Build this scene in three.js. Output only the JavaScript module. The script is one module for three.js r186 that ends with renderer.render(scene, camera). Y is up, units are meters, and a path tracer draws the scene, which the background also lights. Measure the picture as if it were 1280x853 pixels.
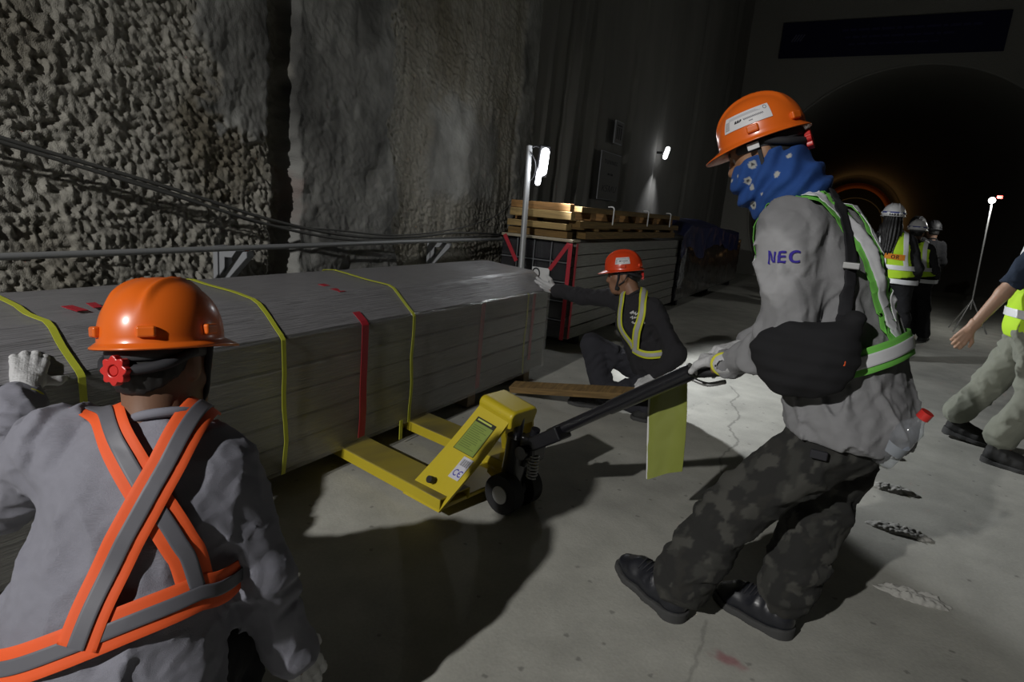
import * as THREE from 'three';
import { ImprovedNoise } from 'three/addons/math/ImprovedNoise.js';
import { RoundedBoxGeometry } from 'three/addons/geometries/RoundedBoxGeometry.js';
import { mergeGeometries } from 'three/addons/utils/BufferGeometryUtils.js';
import { RectAreaLightUniformsLib } from 'three/addons/lights/RectAreaLightUniformsLib.js';

// ---------------------------------------------------------------- camera, exposure, main lights
RectAreaLightUniformsLib.init();
const scene = new THREE.Scene();
scene.background = new THREE.Color(0x000000);
const renderer = new THREE.WebGLRenderer();
renderer.toneMapping = THREE.LinearToneMapping;
renderer.toneMappingExposure = 1.0;
renderer.shadowMap.enabled = true;
const camera = new THREE.PerspectiveCamera(2 * Math.atan(426.5 / 760) * 180 / Math.PI, 1280 / 853, 0.05, 200);
camera.position.set(0, 1.32, 0);
camera.rotation.order = 'YXZ';
camera.rotation.set(-12.6 * Math.PI / 180, 28.384 * Math.PI / 180, 4.9 * Math.PI / 180);
scene.add(camera);
const KEY_POS = [-1.66, 3.4, 3.5], KEY_AIM = [-1.45, 0.1, -1.7], KEY_POWER = 68;
const POLE_POWER = 30, FAR_POWER = 3, TRIPOD_POWER = 30, RING_POWER = 3;

// ---------------------------------------------------------------- helpers
const V = (x, y, z) => new THREE.Vector3(x, y, z);
const VA = a => new THREE.Vector3(a[0], a[1], a[2]);
let seed = 12345;
const rnd = () => { seed = (seed * 1664525 + 1013904223) >>> 0; return seed / 4294967296; };
const rr = (a, b) => a + (b - a) * rnd();
const NZ = new ImprovedNoise();
const noise = (x, y, z) => NZ.noise(x + 31.7, y + 17.3, z + 57.1);
const fbm = (x, y, z, o = 4) => { let a = 0, s = 0.5, f = 1; for (let i = 0; i < o; i++) { a += s * noise(x * f, y * f, z * f); s *= 0.5; f *= 2.03; } return a; };
const clamp = (x, a = 0, b = 1) => Math.min(b, Math.max(a, x));
const sst = (a, b, x) => { const t = clamp((x - a) / (b - a)); return t * t * (3 - 2 * t); };
const mix = (a, b, t) => a + (b - a) * t;
const hash2 = (i, j, k = 0) => { let h = (i * 374761393 + j * 668265263 + k * 2147483647) | 0; h = Math.imul(h ^ (h >>> 13), 1274126177); h ^= h >>> 16; return (h >>> 0) / 4294967296; };
function worley(x, y) { const xi = Math.floor(x), yi = Math.floor(y); let d1 = 9, d2 = 9; for (let i = -1; i < 2; i++) for (let j = -1; j < 2; j++) { const px = xi + i + hash2(xi + i, yi + j), py = yi + j + hash2(xi + i, yi + j, 7), d = Math.hypot(px - x, py - y); if (d < d1) { d2 = d1; d1 = d; } else if (d < d2) d2 = d; } return [d1, d2]; }

const counts = {};
function numbered(n) { const c = counts[n] = (counts[n] ?? -1) + 1; return c ? `${n}_${String(c).padStart(3, '0')}` : n; }
function shade(o) { o.castShadow = true; o.receiveShadow = true; return o; }
function part(name, geo, mat, parent, label) { const m = shade(new THREE.Mesh(geo, mat)); m.name = name; parent.add(m); if (label) m.userData.label = label; return m; }
function tag(o, label, category, group) { o.userData.label = label; o.userData.category = category; if (group) o.userData.group = group; return o; }
function thing(name, label, category, pos, ry = 0, group) { const g = new THREE.Group(); g.name = numbered(name); scene.add(g); if (pos) g.position.set(...pos); g.rotation.y = ry; return tag(g, label, category, group); }
function solo(name, geo, mat, label, category, group) { const m = shade(new THREE.Mesh(geo, mat)); m.name = numbered(name); scene.add(m); return tag(m, label, category, group); }
function struct(name, geo, mat, label) { const m = shade(new THREE.Mesh(geo, mat)); m.name = name; m.userData.kind = 'structure'; if (label) m.userData.label = label; scene.add(m); return m; }
const std = (o) => new THREE.MeshStandardMaterial(o);
const phy = (o) => new THREE.MeshPhysicalMaterial(o);
const lin = (r, g, b) => new THREE.Color().setRGB(r, g, b);
function box(x0, x1, y0, y1, z0, z1, r = 0.004) { const w = Math.abs(x1 - x0), h = Math.abs(y1 - y0), d = Math.abs(z1 - z0); const g = new RoundedBoxGeometry(w, h, d, 1, Math.min(r, w * .45, h * .45, d * .45)); g.translate((x0 + x1) / 2, (y0 + y1) / 2, (z0 + z1) / 2); return g; }
function tube(pts, r, seg = 0, rad = 8) { const c = new THREE.CatmullRomCurve3(pts.map(VA), false, 'centripetal'); return new THREE.TubeGeometry(c, seg || Math.max(8, pts.length * 6), r, rad, false); }
function rod(a, b, r, r2 = r, rad = 16) { const A = VA(a), Bv = VA(b), d = Bv.clone().sub(A), L = d.length(); const g = new THREE.CylinderGeometry(r2, r, L, rad); g.translate(0, L / 2, 0); g.applyQuaternion(new THREE.Quaternion().setFromUnitVectors(V(0, 1, 0), d.normalize())); g.translate(A.x, A.y, A.z); return g; }
const merge = gs => mergeGeometries(gs.map(g => { const n = g.index ? g.toNonIndexed() : g; for (const k of Object.keys(n.attributes)) if (!['position', 'normal', 'uv'].includes(k)) n.deleteAttribute(k); if (!n.attributes.uv) n.setAttribute('uv', new THREE.BufferAttribute(new Float32Array(n.attributes.position.count * 2), 2)); return n; }));
function dataTex(w, h, fn, srgb = true) { const d = new Uint8Array(w * h * 4); for (let j = 0; j < h; j++) for (let i = 0; i < w; i++) { const c = fn(i / w, j / h, i, j), k = (j * w + i) * 4; d[k] = clamp(c[0]) * 255; d[k + 1] = clamp(c[1]) * 255; d[k + 2] = clamp(c[2]) * 255; d[k + 3] = 255; } const t = new THREE.DataTexture(d, w, h); t.magFilter = THREE.LinearFilter; t.minFilter = THREE.LinearMipmapLinearFilter; t.generateMipmaps = true; t.wrapS = t.wrapT = THREE.RepeatWrapping; if (srgb) t.colorSpace = THREE.SRGBColorSpace; t.needsUpdate = true; return t; }
function canvasTex(w, h, draw) { const c = document.createElement('canvas'); c.width = w; c.height = h; draw(c.getContext('2d'), w, h); const t = new THREE.CanvasTexture(c); t.colorSpace = THREE.SRGBColorSpace; return t; }
const rep = (t, x, y) => { const c = t.clone(); c.repeat.set(x, y); c.needsUpdate = true; return c; };

// --- implicit surfaces: tapered capsules joined smoothly, meshed with surface nets
const smin = (a, b, k) => { const h = Math.max(k - Math.abs(a - b), 0) / k; return Math.min(a, b) - h * h * k * 0.25; };
// cone({a,b,ra,rb,w,s}): capsule from a to b; cross-section stretched by s along unit axis w
function cone(a, b, ra, rb, w, s) {
  const ax = a[0], ay = a[1], az = a[2], bx = b[0] - ax, by = b[1] - ay, bz = b[2] - az, L2 = bx * bx + by * by + bz * bz || 1e-9;
  if (!w) return (x, y, z) => { const px = x - ax, py = y - ay, pz = z - az; let t = (px * bx + py * by + pz * bz) / L2; t = t < 0 ? 0 : t > 1 ? 1 : t; const dx = px - t * bx, dy = py - t * by, dz = pz - t * bz; return Math.sqrt(dx * dx + dy * dy + dz * dz) - (ra + (rb - ra) * t); };
  const q = 1 - 1 / s;
  return (x, y, z) => { const px = x - ax, py = y - ay, pz = z - az; let t = (px * bx + py * by + pz * bz) / L2; t = t < 0 ? 0 : t > 1 ? 1 : t; let dx = px - t * bx, dy = py - t * by, dz = pz - t * bz; const k = (dx * w[0] + dy * w[1] + dz * w[2]) * q; dx -= k * w[0]; dy -= k * w[1]; dz -= k * w[2]; return Math.sqrt(dx * dx + dy * dy + dz * dz) - (ra + (rb - ra) * t); };
}
function ellip(c, r, F) { // F: [f,u,l] frame rows
  return (x, y, z) => { const px = x - c[0], py = y - c[1], pz = z - c[2]; const a = F ? px * F[0][0] + py * F[0][1] + pz * F[0][2] : px, b = F ? px * F[1][0] + py * F[1][1] + pz * F[1][2] : py, d = F ? px * F[2][0] + py * F[2][1] + pz * F[2][2] : pz; const k0 = Math.hypot(a / r[0], b / r[1], d / r[2]), k1 = Math.hypot(a / (r[0] * r[0]), b / (r[1] * r[1]), d / (r[2] * r[2])); return k1 < 1e-9 ? -Math.min(...r) : k0 * (k0 - 1) / k1; };
}
function union(ps, k) { return (x, y, z) => { let d = 1e3; for (let i = 0; i < ps.length; i++) { const e = ps[i](x, y, z); d = smin(d, e, k); } return d; }; }
function nets(sdf, lo, hi, h, colorFn) {
  const nx = Math.ceil((hi[0] - lo[0]) / h) + 1, ny = Math.ceil((hi[1] - lo[1]) / h) + 1, nz = Math.ceil((hi[2] - lo[2]) / h) + 1;
  const val = new Float32Array(nx * ny * nz), B = 4;
  for (let k = 0; k < nz; k += B) for (let j = 0; j < ny; j += B) for (let i = 0; i < nx; i += B) {
    const c = sdf(lo[0] + (i + 1.5) * h, lo[1] + (j + 1.5) * h, lo[2] + (k + 1.5) * h); const far = Math.abs(c) > h * 7;
    for (let c2 = k; c2 < Math.min(nz, k + B); c2++) for (let b2 = j; b2 < Math.min(ny, j + B); b2++) for (let a2 = i; a2 < Math.min(nx, i + B); a2++) val[(c2 * ny + b2) * nx + a2] = far ? c : sdf(lo[0] + a2 * h, lo[1] + b2 * h, lo[2] + c2 * h);
  }
  const pos = [], idx = [], vid = new Int32Array(nx * ny * nz).fill(-1);
  const E = [[0, 1], [0, 2], [0, 4], [1, 3], [1, 5], [2, 3], [2, 6], [3, 7], [4, 5], [4, 6], [5, 7], [6, 7]];
  const g = new Float32Array(8);
  for (let k = 0; k < nz - 1; k++) for (let j = 0; j < ny - 1; j++) for (let i = 0; i < nx - 1; i++) {
    let m = 0; const b = (k * ny + j) * nx + i;
    for (let q = 0; q < 8; q++) { const v = val[b + (q & 1) + ((q >> 1) & 1) * nx + (q >> 2) * nx * ny]; g[q] = v; if (v < 0) m |= 1 << q; }
    if (m === 0 || m === 255) continue;
    let x = 0, y = 0, z = 0, n = 0;
    for (const [p, q] of E) { if (((m >> p) & 1) === ((m >> q) & 1)) continue; const t = g[p] / (g[p] - g[q]); x += (p & 1) + t * ((q & 1) - (p & 1)); y += ((p >> 1) & 1) + t * (((q >> 1) & 1) - ((p >> 1) & 1)); z += (p >> 2) + t * ((q >> 2) - (p >> 2)); n++; }
    vid[b] = pos.length / 3; pos.push(lo[0] + (i + x / n) * h, lo[1] + (j + y / n) * h, lo[2] + (k + z / n) * h);
  }
  const quad = (a, b, c, d, f) => { if (a < 0 || b < 0 || c < 0 || d < 0) return; if (f) idx.push(a, b, c, a, c, d); else idx.push(a, c, b, a, d, c); };
  for (let k = 1; k < nz - 1; k++) for (let j = 1; j < ny - 1; j++) for (let i = 1; i < nx - 1; i++) {
    const b = (k * ny + j) * nx + i, s = val[b] < 0;
    if (s !== (val[b + 1] < 0)) quad(vid[b - nx - nx * ny], vid[b - nx * ny], vid[b], vid[b - nx], s);
    if (s !== (val[b + nx] < 0)) quad(vid[b - 1 - nx * ny], vid[b - 1], vid[b], vid[b - nx * ny], s);
    if (s !== (val[b + nx * ny] < 0)) quad(vid[b - 1 - nx], vid[b - nx], vid[b], vid[b - 1], s);
  }
  const geo = new THREE.BufferGeometry(); geo.setAttribute('position', new THREE.Float32BufferAttribute(pos, 3)); geo.setIndex(idx); geo.computeVertexNormals();
  const nv = pos.length / 3, uv = new Float32Array(nv * 2), col = new Float32Array(nv * 3);
  for (let i = 0; i < nv; i++) { const x = pos[3 * i], y = pos[3 * i + 1], z = pos[3 * i + 2]; uv[2 * i] = x + z; uv[2 * i + 1] = y; const c = colorFn ? colorFn(x, y, z) : [1, 1, 1]; col[3 * i] = c[0]; col[3 * i + 1] = c[1]; col[3 * i + 2] = c[2]; }
  geo.setAttribute('uv', new THREE.BufferAttribute(uv, 2)); geo.setAttribute('color', new THREE.BufferAttribute(col, 3));
  return geo;
}
function grad(sdf, x, y, z, e = 0.006) { const g = V(sdf(x + e, y, z) - sdf(x - e, y, z), sdf(x, y + e, z) - sdf(x, y - e, z), sdf(x, y, z + e) - sdf(x, y, z - e)); return g.lengthSq() > 1e-14 ? g.normalize() : V(0, 1, 0); }
function onto(sdf, p, off) { const q = p.clone(); for (let i = 0; i < 14; i++) { const d = sdf(q.x, q.y, q.z) - off; if (Math.abs(d) < 4e-4) break; q.addScaledVector(grad(sdf, q.x, q.y, q.z), -d * 0.8); } return q; }
// a flat band lying on an implicit surface, with a little thickness
function ribbon(sdf, pts, width, off, { closed = false, seg = 60, cross = 6, shift = 0, thick = 0.0025, u0 = 0 } = {}) {
  const c = new THREE.CatmullRomCurve3(pts.map(VA), closed, 'centripetal');
  const mid = []; for (let i = 0; i <= seg; i++) mid.push(onto(sdf, c.getPointAt(closed && i === seg ? 0 : i / seg), off));
  const pos = [], uv = [], idx = [], row = (cross + 1) * 2; let L = 0;
  for (let i = 0; i <= seg; i++) {
    const a = mid[Math.max(0, i - 1)], b = mid[Math.min(seg, i + 1)]; let T = b.clone().sub(a); if (closed && (i === 0 || i === seg)) T = mid[1].clone().sub(mid[seg - 1]); T.normalize();
    const N = grad(sdf, mid[i].x, mid[i].y, mid[i].z, 0.02), S = T.clone().cross(N).normalize(); if (i) L += mid[i].distanceTo(mid[i - 1]);
    const top = [], bot = [];
    for (let j = 0; j <= cross; j++) { const s = (j / cross - 0.5) * width + shift; const q = onto(sdf, mid[i].clone().addScaledVector(S, s), off); const n = grad(sdf, q.x, q.y, q.z, 0.02); top.push(q.clone().addScaledVector(n, thick)); bot.push(q); }
    for (let j = 0; j <= cross; j++) { pos.push(top[j].x, top[j].y, top[j].z); uv.push(L + u0, j / cross); }
    for (let j = cross; j >= 0; j--) { pos.push(bot[j].x, bot[j].y, bot[j].z); uv.push(L + u0, j / cross); }
  }
  for (let i = 0; i < seg; i++) for (let j = 0; j < row; j++) { const a = i * row + j, b = i * row + (j + 1) % row; idx.push(a, b, a + row, b, b + row, a + row); }
  if (!closed) for (const s of [0, seg]) for (let j = 1; j < row - 1; j++) { const b = s * row; s ? idx.push(b, b + j, b + j + 1) : idx.push(b, b + j + 1, b + j); }
  const g = new THREE.BufferGeometry(); g.setAttribute('position', new THREE.Float32BufferAttribute(pos, 3)); g.setAttribute('uv', new THREE.Float32BufferAttribute(uv, 2)); g.setIndex(idx); g.computeVertexNormals();
  return g;
}
// rectangular print lying on an implicit surface; centre c, directions R (reading) and Up
function patch(sdf, c, R, U, w, h, off, n = 14) {
  const pos = [], uv = [], idx = []; const C = VA(c), r = VA(R).normalize(), u = VA(U).normalize();
  for (let j = 0; j <= n; j++) for (let i = 0; i <= n; i++) { const q = onto(sdf, C.clone().addScaledVector(r, (i / n - .5) * w).addScaledVector(u, (j / n - .5) * h), off); pos.push(q.x, q.y, q.z); uv.push(i / n, j / n); }
  for (let j = 0; j < n; j++) for (let i = 0; i < n; i++) { const a = j * (n + 1) + i; idx.push(a, a + 1, a + n + 1, a + 1, a + n + 2, a + n + 1); }
  const g = new THREE.BufferGeometry(); g.setAttribute('position', new THREE.Float32BufferAttribute(pos, 3)); g.setAttribute('uv', new THREE.Float32BufferAttribute(uv, 2)); g.setIndex(idx); g.computeVertexNormals(); return g;
}
// ---------------------------------------------------------------- materials
const grainTex = dataTex(512, 512, (u, v, i, j) => { const n = 0.5 + 0.5 * (hash2(i, j) - 0.5) + 0.25 * fbm(i / 40, j / 40, 3); return [n, n, n]; }, false);
const concreteTex = dataTex(512, 512, (u, v, i, j) => { const a = Math.cos(u * 6.2832), b = Math.sin(u * 6.2832), c = v * 6; const n = 0.5 + 0.34 * fbm(a * 1.3 + 9, b * 1.3, c, 5) + 0.07 * (hash2(i, j) - .5); return [n, n, n]; }, false);
// floor: trowelled concrete 12 m x 12 m around the workers, hairline cracks and one red paint stain
const FLOOR0 = [-4, 3], FLOOR_S = 12; // texture origin (x, z) and size
const crackA = [[-.72, -5.2], [-.6, -4.95], [-.62, -4.7], [-.5, -4.4], [-.53, -4.1], [-.42, -3.85], [-.47, -3.5], [-.4, -3.2], [-.44, -2.9]];
const crackB = [[-.22, -1.95], [-.2, -1.7], [-.24, -1.45], [-.2, -1.2]];
const segD = (x, z, P) => { let m = 9; for (let i = 0; i + 1 < P.length; i++) { const [ax, az] = P[i], [bx, bz] = P[i + 1], dx = bx - ax, dz = bz - az; const t = clamp(((x - ax) * dx + (z - az) * dz) / (dx * dx + dz * dz)); m = Math.min(m, Math.hypot(x - ax - t * dx, z - az - t * dz)); } return m; };
function field(n, S, fn) { const d = new Float32Array((n + 1) * (n + 1)); for (let j = 0; j <= n; j++) for (let i = 0; i <= n; i++) d[j * (n + 1) + i] = fn(i / n * S, j / n * S); return (x, y) => { const u = clamp(x / S) * (n - .001), v = clamp(y / S) * (n - .001), i = Math.floor(u), j = Math.floor(v), o = j * (n + 1) + i; return mix(mix(d[o], d[o + 1], u - i), mix(d[o + n + 1], d[o + n + 2], u - i), v - j); }; }
const flA = field(200, 12, (x, z) => .12 * fbm(x * .7, z * .7, 1, 3) - .05 * sst(.05, .3, fbm(x * .9 + 4, z * .9, 8, 3))), flB = field(700, 12, (x, z) => .09 * fbm(x * 6, z * 6, 4, 3));
const floorTex = dataTex(2048, 2048, (u, v, i, j) => {
  const x = FLOOR0[0] + u * FLOOR_S, z = FLOOR0[1] - v * FLOOR_S, a = u * 12, c = v * 12;
  let n = 0.68 + flA(a, c) + flB(a, c) + 0.035 * (hash2(i, j) - .5);
  const ci = Math.floor(x * 9), cj = Math.floor(z * 9); if (hash2(ci, cj, 3) > .8) { const dx = x * 9 - ci - .2 - .6 * hash2(ci, cj, 8), dz = z * 9 - cj - .2 - .6 * hash2(ci, cj, 9); if (dx * dx + dz * dz < .005) n -= .13; }
  if (x > -1.2 && x < .2 && z < -1 && z > -5.4) { const jx = x + .012 * noise(x * 20, z * 20, 2), w = .004 + .003 * noise(z * 20, 0, 1); const k = Math.max(sst(w + .006, w - .002, segD(jx, z, crackA)), .6 * sst(.009, .002, segD(jx, z, crackB))); n *= 1 - .22 * k; }
  let r = n * 1.0, g = n * .995, b = n * .95;
  const dd = Math.hypot(x + .12, (z + 1.80) * 1.4); if (dd < .12) { const st = sst(.06, .01, dd + .03 * noise(x * 30, z * 30, 5)); g -= .18 * st; b -= .15 * st; r -= .04 * st; }
  return [r, g, b];
});
const floorBump = dataTex(512, 512, (u, v, i, j) => { const a = 3 * Math.cos(u * 6.2832), b = 3 * Math.sin(u * 6.2832), c = 3 * Math.cos(v * 6.2832), d = 3 * Math.sin(v * 6.2832); const n = .5 + .35 * fbm(a + c, b + d, a - d, 5) + .12 * (hash2(i, j) - .5); return [n, n, n]; }, false);
const M = {};
M.floor = std({ map: floorTex, bumpMap: rep(floorBump, 5, 5), bumpScale: .004, roughness: .82 });
M.concrete = std({ color: lin(.30, .295, .27), roughness: .95, bumpMap: rep(concreteTex, 6, 6), bumpScale: .02 });
M.wall = std({ vertexColors: true, roughness: .92, bumpMap: grainTex, bumpScale: .006 });
M.black = std({ color: lin(.012, .012, .014), roughness: .6 });
M.blackGloss = phy({ color: lin(.010, .010, .013), roughness: .28, clearcoat: .6, clearcoatRoughness: .2 });
M.rubber = std({ color: lin(.018, .018, .02), roughness: .8 });
M.steel = std({ color: lin(.42, .42, .42), roughness: .45, metalness: .6 });
M.galv = std({ color: lin(.36, .37, .38), roughness: .5, metalness: .35 });
M.greyPaint = std({ color: lin(.30, .31, .33), roughness: .55 });
M.cable = std({ color: lin(.10, .10, .095), roughness: .7 });
M.orangePlastic = phy({ color: lin(.80, .145, .012), roughness: .34, clearcoat: .5, clearcoatRoughness: .18 });
M.redOrangePlastic = phy({ color: lin(.75, .06, .012), roughness: .36, clearcoat: .5, clearcoatRoughness: .2 });
M.redPlastic = phy({ color: lin(.62, .03, .025), roughness: .35, clearcoat: .4 });
M.whitePlastic = phy({ color: lin(.72, .72, .73), roughness: .35, clearcoat: .4 });
M.clip = std({ color: lin(.65, .65, .66), roughness: .5 });
M.strapDark = std({ color: lin(.02, .02, .025), roughness: .8 });
M.headband = std({ color: lin(.05, .05, .055), roughness: .6 });
M.sole = std({ color: lin(.05, .05, .05), roughness: .85 });
M.shoe = phy({ color: lin(.014, .015, .02), roughness: .42, clearcoat: .25, clearcoatRoughness: .3 });
M.boot = std({ color: lin(.018, .018, .018), roughness: .75 });
M.reflect = std({ color: lin(.82, .83, .86), roughness: .42, metalness: .1 });
M.reflectGrey = std({ color: lin(.13, .13, .15), roughness: .55, metalness: .1 });
M.reflectMid = std({ color: lin(.42, .42, .42), roughness: .5 });
M.orangeTape = std({ color: lin(.86, .11, .02), roughness: .7 });
M.limeTape = std({ color: lin(.20, .62, .10), roughness: .7 });
M.yellowTape = std({ color: lin(.60, .63, .03), roughness: .7 });
M.vest = std({ color: lin(.50, .80, .03), roughness: .8, side: THREE.DoubleSide });
M.glove = std({ color: lin(.62, .62, .63), roughness: .95, bumpMap: rep(grainTex, 3, 3), bumpScale: .004 });
M.cuff = std({ color: lin(.62, .60, .05), roughness: .9 });
M.yellowStrap = std({ color: lin(.52, .55, .05), roughness: .5 });
M.redTape = std({ color: lin(.42, .02, .035), roughness: .45 });
M.paper = std({ color: lin(.70, .70, .70), roughness: .8 });
const cloth = (r, g, b, rough = .95) => phy({ color: lin(1, 1, 1), vertexColors: true, roughness: rough, sheen: .25, sheenRoughness: .7, sheenColor: lin(r, g, b), bumpMap: rep(grainTex, 7, 7), bumpScale: .0016 });
M.clothGrey = cloth(.3, .3, .33); M.clothDark = cloth(.05, .05, .06); M.clothNight = std({ vertexColors: true, roughness: .95 }); M.clothCamo = cloth(.06, .06, .05);
M.skin = phy({ color: lin(1, 1, 1), vertexColors: true, roughness: .55, sheen: .1 });
M.hair = std({ color: lin(.010, .009, .009), roughness: .55 });

// ---------------------------------------------------------------- the setting
// floor
{
  const g = new THREE.PlaneGeometry(18, 18.2, 1, 1); g.rotateX(-Math.PI / 2); g.translate(5.6, 0, .9);
  const p = g.attributes.position, uv = g.attributes.uv; for (let i = 0; i < p.count; i++) uv.setXY(i, (p.getX(i) - FLOOR0[0]) / FLOOR_S, (FLOOR0[1] - p.getZ(i)) / FLOOR_S);
  struct('floor', merge([g, box(-3.6, 14.6, -.35, -.02, -8.2, 10, .01)]), M.floor, 'pale trowelled concrete floor with hairline cracks');
  const f2 = new THREE.PlaneGeometry(18.2, 12); f2.rotateX(-Math.PI / 2); f2.translate(5.5, -.012, -14.2); { const p = f2.attributes.position, uv = f2.attributes.uv; for (let i = 0; i < p.count; i++) uv.setXY(i, (p.getX(i) - FLOOR0[0]) / FLOOR_S, (FLOOR0[1] - p.getZ(i)) / FLOOR_S); }
  struct('floor_001', merge([f2, box(-3.6, 14.6, -.35, -.03, -18.3, -8.2, .01)]), M.floor, 'concrete floor in front of the tunnel portal');
}
// left wall: sprayed concrete with smooth patches, a deep joint and plain cast columns further on
{
  const zs = [], ys = []; let z = 1.6; while (z > -18.4) { zs.push(z); z -= z > .2 ? .05 : z > -3.05 ? .009 : z > -6.1 ? .0125 : Math.min(.09, .014 + (-6.1 - z) * .02); }
  let y = 0; while (y < 9.6) { ys.push(y); y += y < .6 ? .03 : y < 2.7 ? .0105 : y < 3.8 ? .016 : .2; }
  const patchMask = (y, z) => { // smooth render
    const e = .22 * fbm(y * 2.6, z * 2.6, 5, 4), e2 = .07 * noise(y * 9, z * 9, 3) + .04 * noise(y * 22, z * 22, 4);
    let m = (sst(-2.93, -2.98, z + e2 * .3) * sst(-3.98, -3.9, z + e + (y < 1.5 ? .12 * sst(1.5, 1.2, y) : 0)));
    m = Math.max(m, sst(-2.30, -2.36, z + e + e2) * sst(1.60, 1.68, y + e + e2 * 2) * sst(-2.82, -2.78, z));
    m = Math.max(m, .8 * sst(-4.35, -4.5, z + e) * sst(1.25, 1.4, y + e) * sst(2.25, 2.0, y + e * 2) * sst(-5.7, -5.45, z + e));
    m = Math.max(m, sst(-5.93, -6.02, z + e2 * .8));
    return clamp(m);
  };
  const N = zs.length, K = ys.length, pos = new Float32Array(N * K * 3), col = new Float32Array(N * K * 3), uv = new Float32Array(N * K * 2), idx = [];
  for (let j = 0; j < K; j++) for (let i = 0; i < N; i++) {
    const zz = zs[i], yy = ys[j], m = patchMask(yy, zz), o = j * N + i;
    const wx = zz + .02 * noise(zz * 8, yy * 8, 1), wy = yy + .02 * noise(zz * 8, yy * 8, 6);
    let d = 0, r, g, b;
    if (zz > -6.3) {
      const near = sst(-4.2, -2.6, zz), f1 = mix(40, 30, near); const w = worley(wx * f1, wy * f1 * mix(.75, 1, near)), w2 = worley(wx * 46 + 3, wy * 46);
      const lump = Math.sqrt(clamp(1 - w[0] * w[0] * 1.35)), lump2 = clamp(1 - w2[0] * 1.2);
      const rough = .030 * lump * (.6 + .8 * hash2(Math.floor(wx * f1), Math.floor(wy * f1))) + .008 * lump2 + .05 * fbm(zz * 2.2, yy * 2.2, 2, 4) + .02 * fbm(zz * 9, yy * 5, 8, 2);
      const stri = sst(-3.9, -4.1, zz) * (.02 * fbm(zz * 14, yy * 1.2, 4, 3));
      const smooth = .05 + .03 * fbm(zz * 2.6, yy * 2, 11, 3) + .020 * Math.abs(fbm(zz * 5 + yy * 2, yy * 4 - zz * 2, 21, 4)) + .007 * Math.abs(noise(zz * 13 + yy * 5, yy * 9, 31)) + .006 * noise(zz * 40, yy * 30, 3) - .02 * sst(.1, .3, fbm(zz * 3, yy * 2, 61, 3));
      d = mix(rough * mix(1, .62, sst(-3.9, -4.1, zz)) + stri, smooth, m);
      const gj = sst(.13, .05, Math.abs(zz + 2.885 + .05 * noise(yy * 2.3, 0, 4) + .03 * noise(yy * 11, zz * 6, 4))); d -= .15 * gj * sst(.3, .5, yy);
      const cw = .44 + .16 * fbm(zz * 1.6, yy * 1.6, 30, 3) + .10 * lump * (hash2(Math.floor(wx * f1), Math.floor(wy * f1), 5) - .3);
      const moss = clamp(sst(.42, .1, Math.hypot((zz + 2.45) * 1.0, (yy - 1.55) * .8) + .25 * fbm(zz * 5, yy * 5, 3, 3)) + .6 * sst(.0, .35, fbm(zz * 1.3 + 7, yy * 1.1, 9, 3)) + .7 * sst(-3.95, -4.15, zz) * sst(-6, -5.9, zz) * (.55 + fbm(zz * 6, yy * .8, 2, 3))) * (1 - m);
      const brown = [.115, .095, .055];
      r = mix(cw * .78, brown[0], moss * .72); g = mix(cw * .75, brown[1], moss * .72); b = mix(cw * .66, brown[2], moss * .72);
      const pg = .25 + .30 * fbm(zz * 2.2 + 4, yy * 1.7, 13, 4) + .12 * fbm(zz * 9, yy * 7, 3, 3); const dk = sst(.0, .25, fbm(zz * 2.4, yy * 1.3, 44, 3)) * .45;
      r = mix(r, pg * (1 - dk) * 1.0, m); g = mix(g, pg * (1 - dk), m); b = mix(b, pg * (1 - dk) * .95, m);
      const rs = sst(.10, .0, Math.hypot((zz + 3.0), (yy - 1.28) * .35) + .12 * fbm(zz * 14, yy * 9, 6, 3)) * .5; r = mix(r, .22, rs * .6); g = mix(g, .07, rs * .6); b = mix(b, .05, rs * .6);
    } else {
      const c = .19 + .08 * fbm(zz * .8, yy * .35, 7, 4) + .03 * fbm(zz * 6, yy * .7, 2, 3); r = c; g = c * .98; b = c * .9;
      d = .03 + .02 * fbm(zz * 1.5, yy * .7, 3, 3) + .004 * noise(zz * 20, yy * 3, 1);
      const lean = zz + .06 * (yy - 1.5);
      for (const [gz, gw, gd] of [[-6.55, .05, .03], [-7.0, .06, -.05], [-7.22, .09, .07], [-7.62, .06, -.07], [-8.05, .05, .03], [-9.35, .07, -.06], [-9.5, .06, .05], [-11.1, .1, -.05], [-13.2, .12, -.06], [-16, .2, -.08]]) d += gd * sst(gw, gw * .4, Math.abs(lean - gz + .015 * noise(yy * 2, gz, 2)));
      if (zz > -6.6) { const t = sst(-6.6, -6.3, zz); d = mix(d, .05, t * .6); }
    }
    pos[3 * o] = -3.42 + d; pos[3 * o + 1] = yy; pos[3 * o + 2] = zz; col[3 * o] = Math.max(.012, r); col[3 * o + 1] = Math.max(.012, g); col[3 * o + 2] = Math.max(.01, b); uv[2 * o] = -zz; uv[2 * o + 1] = yy;
  }
  for (let j = 0; j < K - 1; j++) for (let i = 0; i < N - 1; i++) { const a = j * N + i; idx.push(a, a + 1, a + N, a + 1, a + N + 1, a + N); }
  const g = new THREE.BufferGeometry(); g.setAttribute('position', new THREE.BufferAttribute(pos, 3)); g.setAttribute('color', new THREE.BufferAttribute(col, 3)); g.setAttribute('uv', new THREE.BufferAttribute(uv, 2)); g.setIndex(idx); g.computeVertexNormals();
  struct('wall_left', g, M.wall, 'rough sprayed concrete tunnel wall with smoother rendered patches');
  struct('wall_left_001', box(-4.0, -3.75, -.3, 9.9, -18.4, 10, .01), M.concrete, 'solid concrete behind the sprayed wall surface');
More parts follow.
